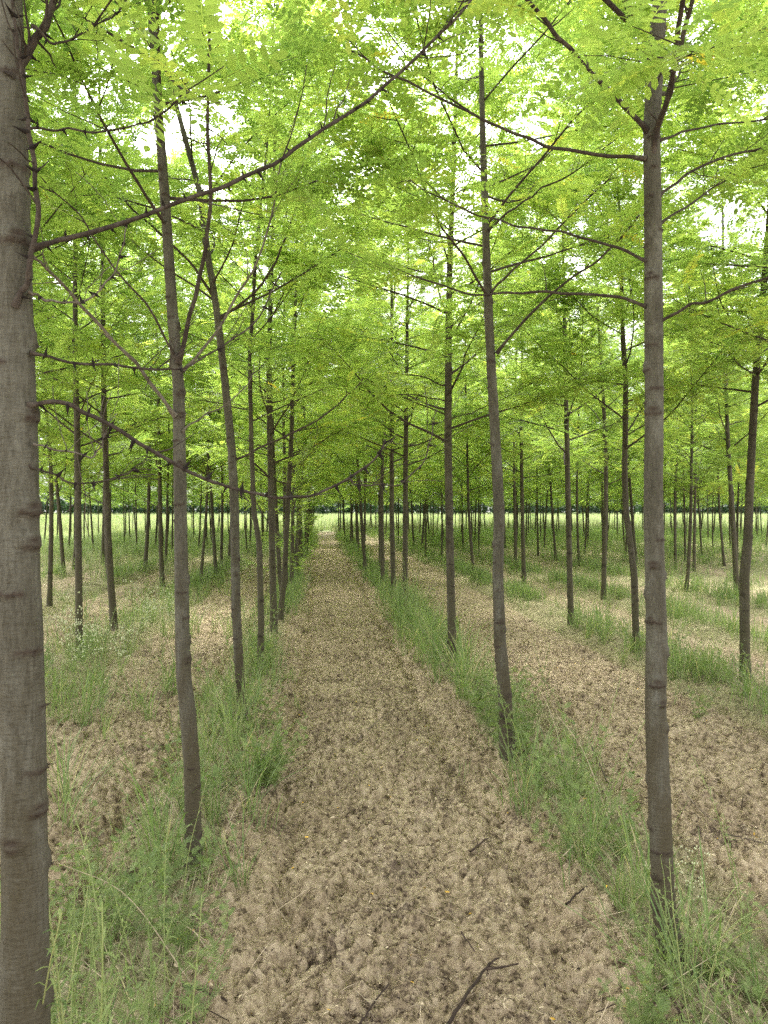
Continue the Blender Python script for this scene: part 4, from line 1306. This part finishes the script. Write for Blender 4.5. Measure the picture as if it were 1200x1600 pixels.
stick([(925, 1160), (945, 1200), (955, 1225)], 'dark twig standing at the edge of the right weed strip', .005, 'stick', .05)
stick([(1130, 1280), (1165, 1288), (1200, 1300)], 'grey-brown stick on the bare soil by the right edge', .0045, 'greystick')

# long pale stems leaning out of the strips
def leaning(px0, py0, px1, z1, D1, label, r=.0021):
    D0 = gD(py0); u0, v0 = uv(px0, D0); u1, v1 = uv(px1, D1)
    a = np.array((u0, v0, gzr(u0, v0)[0] - .01)); b = np.array((u1, v1, z1))
    m_ = (a + b) / 2 + (0, 0, .10)
    q = smooth_path([a, m_, b], 12) - a
    mb = MB(); tube(mb, q, np.linspace(r, r * .4, 12), 5, .1)
    o = mb.obj('stem', M['straw']); o.location = a
    o.name = 'leaning_stem'
    tag(o, label, 'plant stem')


leaning(895, 1225, 830, .55, 4.9, 'long pale bare stem leaning left from the right weed strip')
leaning(960, 1290, 870, .48, 4.2, 'pale bare stem leaning over weeds before the second right trunk')
leaning(702, 1060, 655, .55, 7.0, 'pale bare stem leaning toward the path before the third right trunk')
leaning(310, 1330, 215, .42, 3.4, 'yellowish stem arching left from the forking left trunk')
leaning(330, 1345, 400, .20, 3.8, 'yellowish stem leaning onto the path from the forking left trunk')
leaning(300, 1510, 90, .45, 2.5, 'yellowish bent stem crossing the weeds at bottom left')
leaning(740, 1085, 690, .5, 7.6, 'pale stem leaning between the second and third right trunks')

# ------------------------------------------------------------------ light, sky, camera
w = bpy.data.worlds.new('World'); SC.world = w; w.use_nodes = True
N, L = w.node_tree.nodes, w.node_tree.links
N.clear()
EL, AZ = math.radians(60), math.radians(-25)      # high, ahead and left of the camera, veiled by cloud
sky = nd(N, 'ShaderNodeTexSky', sky_type='NISHITA', sun_disc=False, sun_elevation=EL, sun_rotation=AZ)
sky.air_density = 1.0; sky.dust_density = 4.0; sky.ozone_density = 1.0
hs = nd(N, 'ShaderNodeHueSaturation', i_Saturation=.12, i_Value=1.0)
bg = nd(N, 'ShaderNodeBackground', i_Strength=.15)
L.new(sky.outputs[0], hs.inputs['Color']); L.new(hs.outputs[0], bg.inputs[0])
L.new(bg.outputs[0], nd(N, 'ShaderNodeOutputWorld').inputs[0])
sd = bpy.data.lights.new('sun', 'SUN'); sd.energy = 1.0; sd.angle = math.radians(28); sd.color = (1, .96, .9)
so = bpy.data.objects.new('sun', sd); COL.objects.link(so)
from mathutils import Vector
dirv = Vector((math.sin(AZ) * math.cos(EL), math.cos(AZ) * math.cos(EL), math.sin(EL)))
so.rotation_euler = dirv.to_track_quat('Z', 'Y').to_euler()

cd = bpy.data.cameras.new('camera'); cam = bpy.data.objects.new('camera', cd); COL.objects.link(cam)
cd.sensor_fit = 'VERTICAL'; cd.sensor_height = 24; cd.lens = 24 * F / 1600
cd.shift_y = -(800 - HY) / 1600
cd.clip_start = .05; cd.clip_end = 1000
cam.location = (0, 0, H); cam.rotation_euler = (PI / 2, 0, -TH)
SC.camera = cam
vs_ = SC.view_settings
vs_.view_transform = 'Standard'; vs_.look = 'None'; vs_.gamma = 1.0; vs_.exposure = 2.75
SC.cycles.max_bounces = 8; SC.cycles.diffuse_bounces = 5; SC.cycles.transmission_bounces = 6
SC.cycles.use_denoising = False
